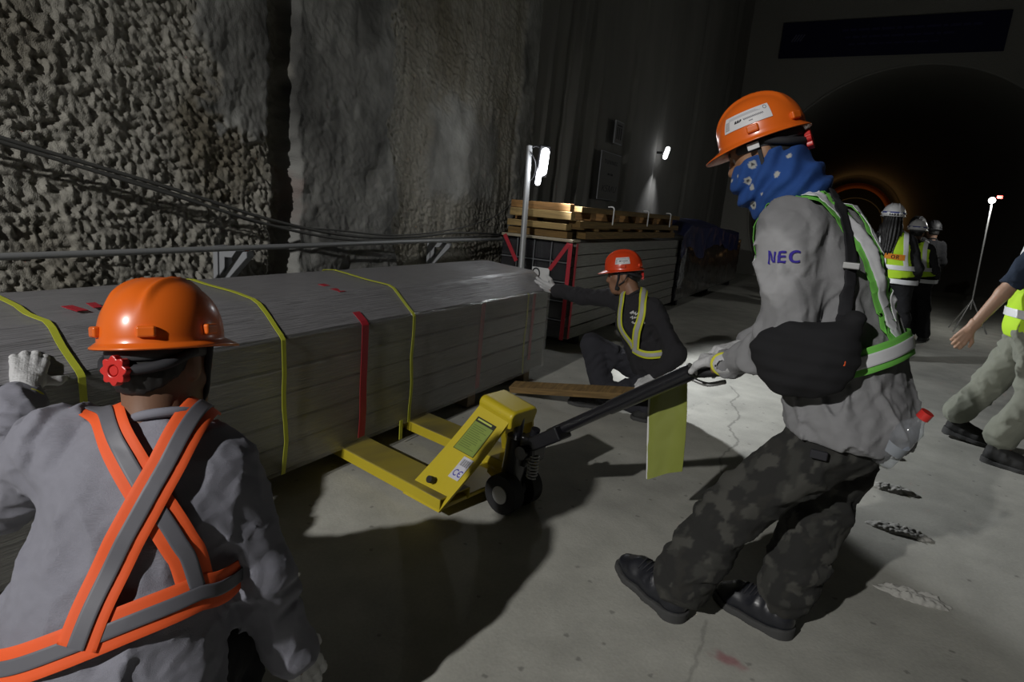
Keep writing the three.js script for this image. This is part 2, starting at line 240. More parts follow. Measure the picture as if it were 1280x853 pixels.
  struct('wall_left_002', box(-3.75, -3.4, -.3, 9.9, 1.55, 10, .01), M.concrete, 'plain concrete wall beside the photographer');
}
// closed shaft around the work: ceiling, right wall, rear wall, end wall with tunnel portal
struct('ceiling', box(-4, 14.6, 9.5, 9.9, -18.4, 10, .01), M.concrete);
struct('wall_right', box(14.2, 14.6, -.3, 9.9, -18.4, 10, .01), M.concrete);
struct('wall_back', box(-4, 14.6, -.3, 9.9, 9.8, 10.1, .01), M.concrete);
const PORTAL = [.7, 1.9, 3.43];
{
  const s = new THREE.Shape(); s.moveTo(-3.7, -.3); s.lineTo(14.4, -.3); s.lineTo(14.4, 9.6); s.lineTo(-3.7, 9.6); s.closePath();
  const h = new THREE.Path(); h.absarc(PORTAL[0], PORTAL[1], PORTAL[2], 0, Math.PI * 2, true); s.holes.push(h);
  const g = new THREE.ExtrudeGeometry(s, { depth: .5, bevelEnabled: true, bevelSize: .03, bevelThickness: .03, bevelSegments: 2, curveSegments: 64 }); g.translate(0, 0, -18.4);
  struct('wall_end', g, M.concrete, 'end wall of the shaft pierced by the round tunnel');
  // bored tunnel curving away
  const path = new THREE.CatmullRomCurve3([V(.7, 1.9, -17.9), V(.5, 2.0, -28), V(0, 2.25, -42), V(-.75, 2.65, -60), V(-1.6, 3.0, -75)]);
  const t = new THREE.TubeGeometry(path, 60, 3.44, 48, false); t.scale(1, 1, 1);
  struct('wall_tunnel', t, M.concrete, 'dark bored tunnel running on behind the portal');
  const cap = new THREE.CircleGeometry(3.6, 40); cap.translate(-1.6, 3.0, -75);
  struct('wall_tunnel_end', cap, M.concrete);
}
// orange ring deep in the tunnel with its small lamp
{
  const ring = new THREE.TorusGeometry(2.62, .22, 12, 72); ring.translate(-.72, 2.62, -59);
  solo('tunnel_ring', ring, std({ color: lin(.45, .13, .02), roughness: .8 }), 'orange steel ring deep inside the dark tunnel', 'ring');
  const ring2 = new THREE.TorusGeometry(2.3, .05, 10, 64); ring2.translate(-.7, 2.1, -62);
  solo('inner_ring', ring2, std({ color: lin(.35, .36, .33), roughness: .6 }), 'thin grey ring just inside the orange tunnel ring', 'ring');
  const lp = thing('tunnel_lamp', 'small warm lamp below the orange tunnel ring', 'lamp', [-.72, .75, -57.6]);
  part('bulb', new THREE.SphereGeometry(.05, 12, 8), std({ color: 0x000000, emissive: lin(1, .6, .25), emissiveIntensity: .6 }), lp);
  part('stand', rod([0, -.75, 0], [0, -.04, 0], .02), M.black, lp);
  const L = new THREE.PointLight(lin(1, .55, .2), RING_POWER, 0, 2); L.position.set(-.72, 2.9, -56.2); L.castShadow = true; scene.add(L); L.position.set(-.72, .84, -57.5);
}
// banner on end wall
{
  const tx = canvasTex(1024, 192, (c, w, h) => { c.fillStyle = '#0e0e38'; c.fillRect(0, 0, w, h); c.strokeStyle = '#5a5c72'; c.lineWidth = 7; for (let i = 0; i < 4; i++) { c.beginPath(); c.moveTo(54 + i * 14, 104); c.lineTo(76 + i * 14, 66); c.stroke(); } c.fillStyle = '#2c2c58'; for (let r = 0; r < 3; r++) { let x = 300 + r * 20; while (x < 900 - r * 90) { const l = 16 + hash2(x, r) * 46; c.fillRect(x, 50 + r * 38, l, 12 - r * 2); x += l + 10; } } });
  const g = thing('banner', 'long dark blue banner above the tunnel portal', 'banner', [-.35, 5.95, -17.83]);
  part('banner_cloth', box(-2.25, 2.4, -.42, .42, -.01, .01, .004), std({ map: tx, roughness: .8 }), g);
}
// ---------------------------------------------------------------- lamps
{ // floodlight behind the photographer, out of frame
  const g = thing('flood_lamp', 'white work floodlight on a steel tripod behind the photographer', 'lamp', [KEY_POS[0], 0, KEY_POS[2]]);
  const aim = VA(KEY_AIM).sub(VA(KEY_POS)).normalize(), q = new THREE.Quaternion().setFromUnitVectors(V(0, 0, 1), aim);
  const head = box(-.10, .10, -.09, .09, -.09, -.004, .012); head.applyQuaternion(q); head.translate(0, KEY_POS[1], 0); part('lamp_housing', head, M.black, g);
  const face = new THREE.PlaneGeometry(.14, .12); face.applyQuaternion(q); face.translate(0, KEY_POS[1], 0); part('lamp_face', face, std({ color: 0x000000, emissive: lin(1, .99, .96), emissiveIntensity: 8 }), g);
  part('pole', rod([0, .5, -.0], [0, KEY_POS[1] - .12, .03], .016), M.steel, g);
  for (let i = 0; i < 3; i++) { const a = i * 2.094 + .5; part('leg', rod([.5 * Math.cos(a), .01, .5 * Math.sin(a)], [0, .75, 0], .012), M.steel, g); }
  const L = new THREE.SpotLight(lin(1, .985, .95), KEY_POWER, 0, 38 * Math.PI / 180, .8, 2); L.position.copy(VA(KEY_POS).addScaledVector(aim, .03)); L.target.position.set(...KEY_AIM); L.castShadow = true; L.shadow.radius = 3; scene.add(L, L.target);
}
{ // lamp on the scaffold pole between the two bundles
  const g = thing('pole_lamp', 'bright twin white work lamp on a galvanised scaffold pole', 'lamp', [-2.62, 0, -4.84]);
  part('pole', rod([.04, 0, -.02], [-.105, 1.85, -.22], .027, .027, 20), M.galv, g);
  part('arm', tube([[-.10, 1.83, -.22], [-.04, 1.85, -.24], [.03, 1.80, -.26]], .008), M.black, g);
  part('lamp_cable', tube([[-.07, 1.80, -.18], [-.02, 1.70, -.2], [-.04, 1.58, -.22], [-.085, 1.5, -.17]], .006), M.black, g);
  const em = std({ color: 0x000000, emissive: lin(.93, .96, 1), emissiveIntensity: 9 });
  const h1 = part('lamp_housing', box(-.06, -.005, -.14, .14, -.05, .05, .01), M.black, g), h2 = part('lamp_housing', box(-.05, -.005, -.085, .085, -.035, .035, .01), M.black, g);
  h1.position.set(.035, 1.72, -.26); h1.rotation.set(0, -.75, -.16); h2.position.set(.0, 1.585, -.25); h2.rotation.set(0, -.75, -.22);
  const led = (r, l) => { const c = new THREE.CapsuleGeometry(r, l, 8, 16); c.scale(.22, 1, 1); return c; }; part('led_panel', led(.040, .165), em, h1); part('led_panel', led(.026, .10), em, h2);
  const L = new THREE.SpotLight(lin(.95, .975, 1), POLE_POWER, 0, 48 * Math.PI / 180, .3, 2); L.position.set(-2.53, 1.715, -5.09); L.target.position.set(-1.53, 1.315, -5.19); L.castShadow = true; L.shadow.radius = 3; scene.add(L, L.target);
  const P = new THREE.PointLight(lin(.95, .975, 1), .5, 0, 2); P.position.set(-2.52, 1.70, -4.98); P.castShadow = true; P.shadow.radius = 3; scene.add(P);
}
{ // small lamp on the far left wall
  const g = thing('wall_lamp', 'small white tube lamp fixed high on the dark left wall', 'lamp', [-3.22, 2.44, -11.1]);
  const t = part('lamp_tube', new THREE.CapsuleGeometry(.038, .16, 6, 12), std({ color: 0x000000, emissive: lin(.95, .96, 1), emissiveIntensity: 9 }), g); t.rotation.set(.5, 0, -.35);
  part('bracket', box(-.17, -.05, -.02, .02, -.03, .03, .004), M.black, g);
  const L = new THREE.SpotLight(lin(.95, .96, 1), FAR_POWER, 0, .75, 1, 2); L.position.set(-3.16, 2.30, -11.1); L.target.position.set(-3.34, .2, -10.9); L.castShadow = true; scene.add(L, L.target);
}
{ // lamp on thin tripod in the distance
  const g = thing('tripod_lamp', 'thin stand with small bright lamp in the distant dark', 'lamp', [1.64, 0, -11.4]);
  part('pole', rod([.03, .35, 0], [-.02, 1.93, -.08], .012), M.steel, g);
  for (let i = 0; i < 3; i++) { const a = i * 2.094; part('leg', rod([.3 * Math.cos(a), .01, .3 * Math.sin(a)], [.025, .5, 0], .01), M.steel, g); }
  part('bulb', new THREE.SphereGeometry(.045, 16, 12), std({ color: 0x000000, emissive: lin(1, 1, .95), emissiveIntensity: 9 }), g).position.set(-.03, 1.97, -.06);
  part('red_cap', box(.02, .09, 2.0, 2.05, -.1, -.04, .01), M.redPlastic, g);
  const L = new THREE.PointLight(lin(1, 1, .95), TRIPOD_POWER * .1, 0, 2); L.position.set(1.60, 1.97, -11.36); L.castShadow = true; scene.add(L);
}
// ---------------------------------------------------------------- things on the wall
{
  solo('hand_rail', merge([tube([[-3.2, .905, .9], [-3.2, .917, -1.2], [-3.2, .932, -2.4], [-3.2, .955, -4.2], [-3.2, .966, -6.4]], .0165, 60, 12)]), M.galv, 'grey steel pipe rail running along the rough wall', 'rail');
  const gus = () => { const s = new THREE.Shape(); s.moveTo(-.02, .0); s.lineTo(.02, -.0); s.lineTo(.15, .155); s.lineTo(.15, .185); s.lineTo(-.02, .185); s.closePath(); const h = new THREE.Path(); h.moveTo(.012, .05); h.lineTo(.085, .148); h.lineTo(.012, .148); h.closePath(); s.holes.push(h); const g = new THREE.ExtrudeGeometry(s, { depth: .085, bevelEnabled: true, bevelSize: .003, bevelThickness: .003, bevelSegments: 1 }); g.translate(0, 0, -.0425); return g; };
  for (const [z, y, lab, ry] of [[-2.41, .722, 'grey steel gusset bracket with an orange cap under the pipe rail', .45], [-4.52, .745, 'grey steel gusset bracket under the rail near the cable bend', .45]]) {
    const g = thing('rail_bracket', lab, 'bracket', [-3.33, y, z], ry, 'brackets of the pipe rail');
    part('gusset', gus(), M.greyPaint, g); part('back_plate', box(-.05, -.02, -.03, .21, -.06, .06, .004), M.greyPaint, g);
    if (z > -3) part('cap', rod([.13, .186, 0], [.13, .215, 0], .012, .006), M.orangePlastic, g);
  }
  const cb = [[[-3.27, 1.62, -.5], [-3.26, 1.415, -1.3], [-3.25, 1.26, -2.0], [-3.25, 1.09, -2.72], [-3.25, .995, -3.4], [-3.26, .985, -4.1], [-3.27, 1.02, -4.8], [-3.28, .985, -6.2]],
    [[-3.25, 1.60, -.5], [-3.24, 1.395, -1.3], [-3.23, 1.225, -2.0], [-3.23, 1.055, -2.72], [-3.24, .97, -3.35], [-3.26, .965, -4.2], [-3.27, .985, -5.2], [-3.3, 1.0, -6.3]],
    [[-3.27, 1.58, -.5], [-3.26, 1.38, -1.35], [-3.25, 1.24, -2.0], [-3.25, 1.075, -2.6], [-3.25, 1.04, -3.2], [-3.26, 1.0, -3.9], [-3.29, 1.07, -4.9], [-3.3, 1.22, -5.6], [-3.3, 1.40, -5.95]]];
  ['dark cable sagging along the wall, uppermost of three', 'dark cable sagging along the wall, lowest of three', 'thin dark cable that climbs the wall again beyond the brackets'].forEach((l, i) => solo('cable', tube(cb[i], [.010, .009, .006][i], 80, 8), M.cable, l, 'cable', 'cables on the rough wall'));
  const sg = canvasTex(512, 768, (c, w, h) => { c.fillStyle = '#6a6a68'; c.fillRect(0, 0, w, h); c.fillStyle = '#2c2c2e'; c.font = 'bold 92px sans-serif'; c.textAlign = 'center'; c.fillText('TUNNEL', w / 2, 180); c.fillRect(w / 2 - 70, 330, 60, 34); c.fillRect(w / 2 + 6, 330, 66, 34); c.font = 'italic 150px sans-serif'; c.fillText('KSMU', w / 2, 640); });
  solo('notice_board', box(-3.30, -3.285, 1.50, 2.16, -9.02, -8.22, .004), M.greyPaint, 'grey notice board lettered TUNNEL on the left wall', 'sign');
  const pl = new THREE.PlaneGeometry(.78, .64); pl.rotateY(Math.PI / 2); pl.translate(-3.282, 1.83, -8.62);
  const nb = scene.children[scene.children.length - 1]; part('print', pl, std({ map: sg, roughness: .8 }), nb);
  const s2 = canvasTex(128, 160, (c, w, h) => { c.fillStyle = '#6f6f70'; c.fillRect(0, 0, w, h); c.fillStyle = '#2a2a2c'; for (let i = 0; i < 3; i++) c.fillRect(22 + i * 32, 40, 20, 90); c.fillRect(20, 20, 90, 12); });
  const p2 = solo('wall_plate', box(-3.30, -3.28, 2.30, 2.62, -8.95, -8.62, .004), M.greyPaint, 'small grey plate with dark bars above the notice board', 'sign');
  const q2 = new THREE.PlaneGeometry(.3, .29); q2.rotateY(Math.PI / 2); q2.translate(-3.278, 2.46, -8.785); part('print', q2, std({ map: s2, roughness: .8 }), p2);
}
// ---------------------------------------------------------------- film-wrapped bundles
const streak = dataTex(512, 256, (u, v, i, j) => { const n = .5 + .5 * fbm(Math.cos(u * 6.2832) * 2, Math.sin(u * 6.2832) * 2, j * .22, 3) + .22 * (hash2(j, Math.floor(i / 45)) - .5); return [n, n, n]; }, false);
const streakCol = dataTex(512, 256, (u, v, i, j) => { const a = 6.2832 * u, n = .80 + .30 * fbm(Math.cos(a) * 1.5, Math.sin(a) * 1.5, j * .16, 2) + .28 * Math.max(0, fbm(Math.cos(a) * 3 + 5, Math.sin(a) * 3, j * .5, 2)) + .06 * (hash2(i, j) - .5); return [n, n, n]; });
const panelTone = [.28, .36, .32, .30].map((t, i) => phy({ map: rep(streakCol, .6, 3.1 + i * .4), color: lin(t, t * .985, t * .90), roughness: .45, clearcoat: .4, clearcoatRoughness: .3, bumpMap: rep(streak, .5, 6), bumpScale: .004 }));
const uvBox = (g) => { const p = g.attributes.position, n = g.attributes.normal, uv = g.attributes.uv; for (let i = 0; i < p.count; i++) Math.abs(n.getX(i)) > .5 ? uv.setXY(i, p.getZ(i), p.getY(i)) : Math.abs(n.getY(i)) > .5 ? uv.setXY(i, p.getZ(i), p.getX(i)) : uv.setXY(i, p.getX(i), p.getY(i)); return g; };
const film = phy({ color: lin(.80, .80, .80), transmission: .82, roughness: .2, ior: 1.35, thickness: 0, bumpMap: rep(streak, .45, 7), bumpScale: .010, side: THREE.DoubleSide });
const filmTop = phy({ color: lin(.27, .265, .28), roughness: .36, clearcoat: .35, clearcoatRoughness: .3, bumpMap: rep(streak, .4, 5), bumpScale: .008, side: THREE.DoubleSide });
// a sheet swept along z over a cross-section polyline, slightly uneven
function sweep(sec, z0, z1, nz, amp, sd = 1, sub = 6) {
  const P = []; for (let i = 0; i + 1 < sec.length; i++) for (let k = 0; k < sub; k++) P.push([mix(sec[i][0], sec[i + 1][0], k / sub), mix(sec[i][1], sec[i + 1][1], k / sub)]); P.push(sec[sec.length - 1]);
  const pos = [], uv = [], idx = []; let L = 0;
  for (let i = 0; i < P.length; i++) { if (i) L += Math.hypot(P[i][0] - P[i - 1][0], P[i][1] - P[i - 1][1]); for (let j = 0; j <= nz; j++) { const z = mix(z0, z1, j / nz), w = amp * fbm(z * 2.2, L * 7, sd, 3) + amp * .4 * noise(z * 9, L * 30, sd); pos.push(P[i][0] + w, P[i][1] + w * .8, z); uv.push(z, L); } }
  for (let i = 0; i + 1 < P.length; i++) for (let j = 0; j < nz; j++) { const a = i * (nz + 1) + j; idx.push(a, a + 1, a + nz + 1, a + 1, a + nz + 2, a + nz + 1); }
  const g = new THREE.BufferGeometry(); g.setAttribute('position', new THREE.Float32BufferAttribute(pos, 3)); g.setAttribute('uv', new THREE.Float32BufferAttribute(uv, 2)); g.setIndex(idx); g.computeVertexNormals(); return g;
}
function band(sec, z, w, off, wob = .004, sd = 1) { // strap following a cross-section
  const c = []; for (let i = 0; i + 1 < sec.length; i++) { const n = 8; for (let k = 0; k < n; k++) c.push([mix(sec[i][0], sec[i + 1][0], k / n), mix(sec[i][1], sec[i + 1][1], k / n)]); } c.push(sec[sec.length - 1]);
  const pos = [], idx = []; let L = 0;
  for (let i = 0; i < c.length; i++) { const a = c[Math.max(0, i - 1)], b = c[Math.min(c.length - 1, i + 1)]; let tx = b[0] - a[0], ty = b[1] - a[1]; const l = Math.hypot(tx, ty); tx /= l; ty /= l; const nx = ty, ny = -tx; if (i) L += l / 2; const dz = wob * noise(L * 5, sd * 3.3, 2); for (const [s, o] of [[-1, off], [1, off], [1, off + .002], [-1, off + .002]]) pos.push(c[i][0] + nx * o, c[i][1] + ny * o, z + dz + s * w / 2); }
  for (let i = 0; i + 1 < c.length; i++) for (let k = 0; k < 4; k++) { const a = i * 4 + k, b = i * 4 + (k + 1) % 4; idx.push(a, a + 4, b, b, a + 4, b + 4); }
  const g = new THREE.BufferGeometry(); g.setAttribute('position', new THREE.Float32BufferAttribute(pos, 3)); g.setIndex(idx); const ng = g.toNonIndexed(); ng.computeVertexNormals(); ng.setAttribute('uv', new THREE.BufferAttribute(new Float32Array(ng.attributes.position.count * 2), 2)); return ng;
}
const B1 = { z0: .9, z1: -4.2 };
{
  const g = thing('wrapped_bundle', 'long grey film-wrapped bundle of panels with yellow straps and red tape', 'bundle', [-2.36, 0, -1.6]);
  g.position.set(0, 0, 0);
  const lay = [.112, .232, .342, .462, .578];
  lay.forEach((y, i) => { const top = (lay[i + 1] ?? .708) - [.005, .011, .004, .010, .005][i]; for (let k = 0; k < 3; k++) { const x1 = -1.987 - k * .248 + (k ? 0 : rr(-.004, .003)), x0 = x1 - .243; part('panel', uvBox(box(x0, x1, y, top, B1.z0 + rr(-.01, .01), B1.z1 + rr(-.008, .012), .007)), panelTone[(i * 3 + k * 5) % 4], g); } });
  for (let k = 0; k < 2; k++) part('panel', uvBox(box(-2.15 - k * .24 - .235, -2.15 - k * .24, .712, .822, B1.z0 - .02, B1.z1 + .06, .006)), panelTone[k], g);
  const s1 = [[-1.976, .104], [-1.974, .40], [-1.974, .700], [-1.985, .716]], s2 = [[-1.985, .716], [-2.125, .824], [-2.16, .838], [-2.56, .868], [-2.63, .86], [-2.735, .70], [-2.735, .12]];
  part('side_film', sweep(s1, B1.z0, B1.z1 - .004, 180, .004, 3), film, g, 'clear stretch film'); part('top_film', sweep(s2, B1.z0, B1.z1 - .01, 180, .005, 5), filmTop, g, 'cloudy grey stretch film');
  const sec = [[-1.973, .108], [-1.971, .702], [-1.984, .719], [-2.124, .827], [-2.16, .841], [-2.56, .871], [-2.632, .863], [-2.74, .70], [-2.742, .12]];
  const fr = sec.map(p => p);
  const ys = [-.93, -1.685, -2.535, -3.86]; ys.forEach((z, i) => part('yellow_strap', band(fr, z, i < 3 ? .021 : .018, i < 3 ? .0035 : -.009, .02, i + 1), M.yellowStrap, g));
  part('strap_tail', box(-1.965, -1.960, .03, .14, -2.47, -2.445, .002), M.yellowStrap, g);
  const tp = [[-1.973, .135], [-1.971, .702], [-1.984, .719], [-2.03, .754]];
  part('red_tape', band(tp, -2.16, .045, .0035, .012, 9), M.redTape, g); part('red_tape', band([[-1.972, .14], [-1.969, .70]], -3.245, .045, -.009, .006, 11), M.redTape, g); part('red_tape', band([[-1.972, .2], [-1.969, .70]], -3.95, .04, -.009, .006, 12), M.redTape, g);
  for (const [a, b] of [[.35, .5], [.62, .72]]) { const p = t => [mix(-2.125, -2.56, t), mix(.829, .869, t)]; const q = band([p(a - .3), p(b - .3)], -2.17 - .05 * a, .04, .004, .02, a * 40); part('red_tape', q, M.redTape, g); }
  // red chalk scribble on the film by the left strap
  part('red_mark', band([[-2.22, .848], [-2.30, .854]], -1.06, .035, .003, .03, 20), M.redTape, g); part('red_mark', band([[-2.24, .85], [-2.31, .855]], -1.13, .03, .003, .03, 22), M.redTape, g);
  // skids below
  const sk = std({ color: lin(.20, .15, .09), roughness: .9 }); for (const z of [.55, -.85, -3.25, -4.02]) part('skid', box(-2.72, -2.02, .003, .104, z - .045, z + .045, .006), sk, g, 'dark timber skid');
}
const BX = -2.24;
function farBundle(name, label, z0, z1, dark, h0 = .11, h1 = 1.03) {
  const g = thing(name, label, 'bundle', [0, 0, 0]);
  const n = 8, dy = (h1 - h0) / n; const ms = dark ? [M.blackGloss] : panelTone;
  for (let i = 0; i < n; i++) part('panel', uvBox(box(-2.99, BX + rr(-.004, .004), h0 + i * dy, h0 + (i + 1) * dy - .006, z0 - .02, z1, .006)), ms[i % ms.length], g);
  for (const z of [z0 - .4, (z0 + z1) / 2, z1 + .4]) part('skid', box(-2.98, BX - .05, .003, h0 - .003, z - .05, z + .05, .006), M.rubber, g);
  return g;
}
{
  const g = farBundle('crated_bundle', 'grey panel bundle with black boxed end and red tape under the timbers', -5.22, -8.95, false);
  const bm = phy({ color: lin(.014, .014, .018), roughness: .22, clearcoat: .8, clearcoatRoughness: .12, bumpMap: rep(grainTex, 1, 1), bumpScale: .01 });
  for (let i = 0; i < 4; i++) for (let j = 0; j < 5; j++) { const w = .18; part('end_box', uvBox(box(-2.985 + i * w + .006, -2.985 + (i + 1) * w - .006, .12 + j * .18 + .006, .12 + (j + 1) * .18 - .006, -5.24 + .10, -5.24, .012)), bm, g); }
  const lm = std({ color: lin(.16, .165, .175), roughness: .5 });
  for (let i = 1; i < 4; i++) part('seam', box(-2.985 + i * .18 - .004, -2.985 + i * .18 + .004, .14, 1.02, -5.142, -5.134, .002), lm, g, 'pale taped seam'); for (let j = 1; j < 5; j++) part('seam', box(-2.98, -2.265, .12 + j * .18 - .004, .12 + j * .18 + .004, -5.142, -5.134, .002), lm, g, 'pale taped seam');
  part('edge_board', box(-2.99, BX, 1.03, 1.055, -5.32, -5.14, .004), std({ color: lin(.34, .30, .22), roughness: .85 }), g);
  const tape = (a, b) => { const d = VA(b).sub(VA(a)), q = box(-.019, .019, 0, d.length(), -.002, .002, .001); q.rotateZ(-Math.atan2(d.x, d.y)); q.translate(a[0], a[1], -5.127); return q; };
  part('red_tape', tape([-2.44, .76], [-2.27, 1.02]), M.redTape, g); part('red_tape', tape([-2.80, .80], [-2.95, 1.04]), M.redTape, g);
  part('red_tape', box(BX + .003, BX + .007, .12, 1.02, -5.27, -5.225, .001), M.redTape, g); part('red_tape', box(-2.275, BX + .004, .12, 1.02, -5.137, -5.132, .001), M.redTape, g);
  const label = (x0, x1, y0, y1) => { const p = part('paper_label', box(x0, x1, y0, y1, -5.130, -5.126, .001), M.paper, g); return p; };
  label(-2.62, -2.44, .63, .77); label(-2.72, -2.66, .64, .73);
  const l3 = new THREE.TorusGeometry(.038, .006, 6, 20); l3.scale(1, 1.3, 1); l3.translate(-2.575, .71, -5.12); part('label_clip', l3, M.black, g);
}
{
  const g = farBundle('black_bundle', 'black film-wrapped bundle behind the panels with blue tarpaulin on top', -9.12, -14.4, true, .11, 1.0);
  // torn bright film edges on the front
  const fm = phy({ color: lin(.05, .05, .055), roughness: .2, clearcoat: 1, clearcoatRoughness: .08, bumpMap: rep(grainTex, 2, 2), bumpScale: .03, side: THREE.DoubleSide });
  part('loose_film', sweep([[BX + .008, .14], [BX + .014, .5], [BX + .008, .99], [BX - .06, 1.01]], -9.14, -14.3, 160, .02, 8, 8), fm, g, 'crinkled glossy film');
  part('loose_film', sweep([[BX + .02, .3], [BX + .03, .62], [BX + .012, 1.0], [BX - .02, 1.03]], -9.10, -9.42, 24, .03, 14, 10), phy({ color: lin(.35, .36, .38), roughness: .2, clearcoat: 1, clearcoatRoughness: .1, side: THREE.DoubleSide }), g, 'crinkled silvery film edge');
}
// blue tarpaulin
{
  const nu = 60, nv = 90, pos = [], uv = [], idx = [];
  for (let j = 0; j <= nv; j++) for (let i = 0; i <= nu; i++) {
    const z = mix(-8.9, -13.6, j / nv), s = i / nu; const c = s * 1.45; let x, y;
    const bump = .05 + .26 * sst(-8.85, -9.4, z) * mix(1, .45, sst(-9.6, -12.6, z)) + .05 * fbm(z * 2.3, s * 3, 6, 3) + .05 * Math.sin(z * 2.1 + s);
    if (c < .8) { x = -2.98 + c; y = 1.03 + Math.max(.02, bump * (.75 + .35 * Math.sin(c / .8 * 3.14))); } else { const t = c - .8; x = BX + .06 + .03 * fbm(z * 4, t * 3, 2, 2) + .022 * Math.sin(z * 9 + 3 * noise(z, t, 1)) * t; y = 1.03 + Math.max(.02, bump * .75) - t * (.55 + .5 * fbm(z * .9, 1, 5, 2)); }
    pos.push(x, y, z); uv.push(z, c);
  }
  for (let j = 0; j < nv; j++) for (let i = 0; i < nu; i++) { const a = j * (nu + 1) + i; idx.push(a, a + 1, a + nu + 1, a + 1, a + nu + 2, a + nu + 1); }
  const g = new THREE.BufferGeometry(); g.setAttribute('position', new THREE.Float32BufferAttribute(pos, 3)); g.setAttribute('uv', new THREE.Float32BufferAttribute(uv, 2)); g.setIndex(idx); g.computeVertexNormals();
  solo('tarpaulin', g, phy({ color: lin(.018, .022, .075), roughness: .45, side: THREE.DoubleSide }), 'crumpled navy blue tarpaulin draped over the black bundle', 'tarpaulin');
}
// timbers on the second bundle
{
  const woodTex = dataTex(512, 256, (u, v, i, j) => { const gr = fbm(i * .006, j * .09 + 2 * noise(i * .01, j * .02, 1), 3, 4), k = .62 + .26 * gr + .05 * (hash2(i, j) - .5); return [k, k * .86, k * .58]; });
  const woods = [[.85, .8, .7], [.6, .5, .38], [.45, .38, .26], [.7, .5, .36]].map(c => std({ color: lin(...c), map: rep(woodTex, .7, 3), roughness: .85 }));
  const grp = 'timbers stacked on the crated bundle';
  const beam = (x0, x1, y0, y1, z0, z1, m, l) => solo('timber_plank', uvBox(box(x0, x1, y0, y1, z0, z1, .005)), woods[m], l, 'timber', grp);
  // lower pallet
  for (const [i, x] of [[0, -2.30], [1, -2.62], [2, -2.93]]) beam(x - .05, x + .05, 1.056, 1.13, -5.45, -8.7, 2, ['long lower timber at the front edge of the stack', 'long lower timber in the middle of the stack', 'long lower timber at the wall side of the stack'][i]);
  beam(-2.96, -2.33, 1.056, 1.12, -5.20, -5.32, 1, 'short reddish cross timber at the foot of the stack');
  const ord = ['first', 'second', 'third', 'fourth', 'last']; let oi = 0; for (const z of [-5.7, -6.4, -7.1, -7.8, -8.5]) beam(-2.98, -2.24, 1.132, 1.16, z + .06, z - .06, (-Math.round(z * 10)) % 3 + 1, `${ord[oi++]} rough cross board in the timber stack counted from the pole lamp`); oi = 0;
  beam(-2.94, -2.32, 1.132, 1.19, -5.14, -5.26, 0, 'pale cross timber with knot at the lower stack end');
  beam(-2.36, -2.24, 1.162, 1.225, -5.27, -8.8, 2, 'long middle timber with a pale sawn end');
  beam(-2.66, -2.54, 1.162, 1.225, -5.34, -8.8, 2, 'long middle timber behind the pale sawn end'); beam(-2.97, -2.85, 1.162, 1.225, -5.34, -8.8, 3, 'long middle timber on the wall side');
  for (const z of [-5.62, -6.3, -7.0, -7.7, -8.45]) beam(-2.97, -2.26, 1.227, 1.302, z + .07, z - .07, 3, `${ord[oi++]} wooden spacer bar in the timber stack counted from the pole lamp`);
  beam(-2.92, -2.28, 1.227, 1.30, -5.14, -5.23, 0, 'thick pale cross timber at the upper stack end'); beam(-2.92, -2.30, 1.302, 1.37, -5.15, -5.24, 3, 'topmost brown cross timber at the stack end');
  for (const [i, x] of [[0, -2.31], [1, -2.6], [2, -2.9]]) beam(x - .06, x + .06, 1.303, 1.355, -5.30, -8.85, 2, ['long top plank at the front edge of the stack', 'long top plank in the middle of the stack', 'long top plank on the wall side of the stack'][i]);
  for (const [z, lab] of [[-6.1, 'pale bent rod hooked over the top plank near the pole lamp'], [-7.3, 'pale bent rod hooked over the middle of the top plank'], [-8.3, 'pale bent rod hooked over the plank end by the tarpaulin']]) solo('bent_rod', tube([[-2.235, 1.20, z], [-2.235, 1.33, z], [-2.238, 1.372, z], [-2.26, 1.382, z], [-2.30, 1.378, z]], .007, 24, 8), M.paper, lab, 'rod', 'bent rods on the timber stack');
  // timber held by the squatting worker
  const pk = solo('timber_plank', uvBox(box(-.485, .485, -.024, .024, -.05, .05, .005)), std({ color: lin(.55, .48, .42), map: rep(woodTex, 1, 3), roughness: .85 }), 'worn wooden plank held by the squatting worker', 'timber');
  pk.position.set(-1.455, .15, -3.64); pk.rotation.set(.25, .04, .165);
}
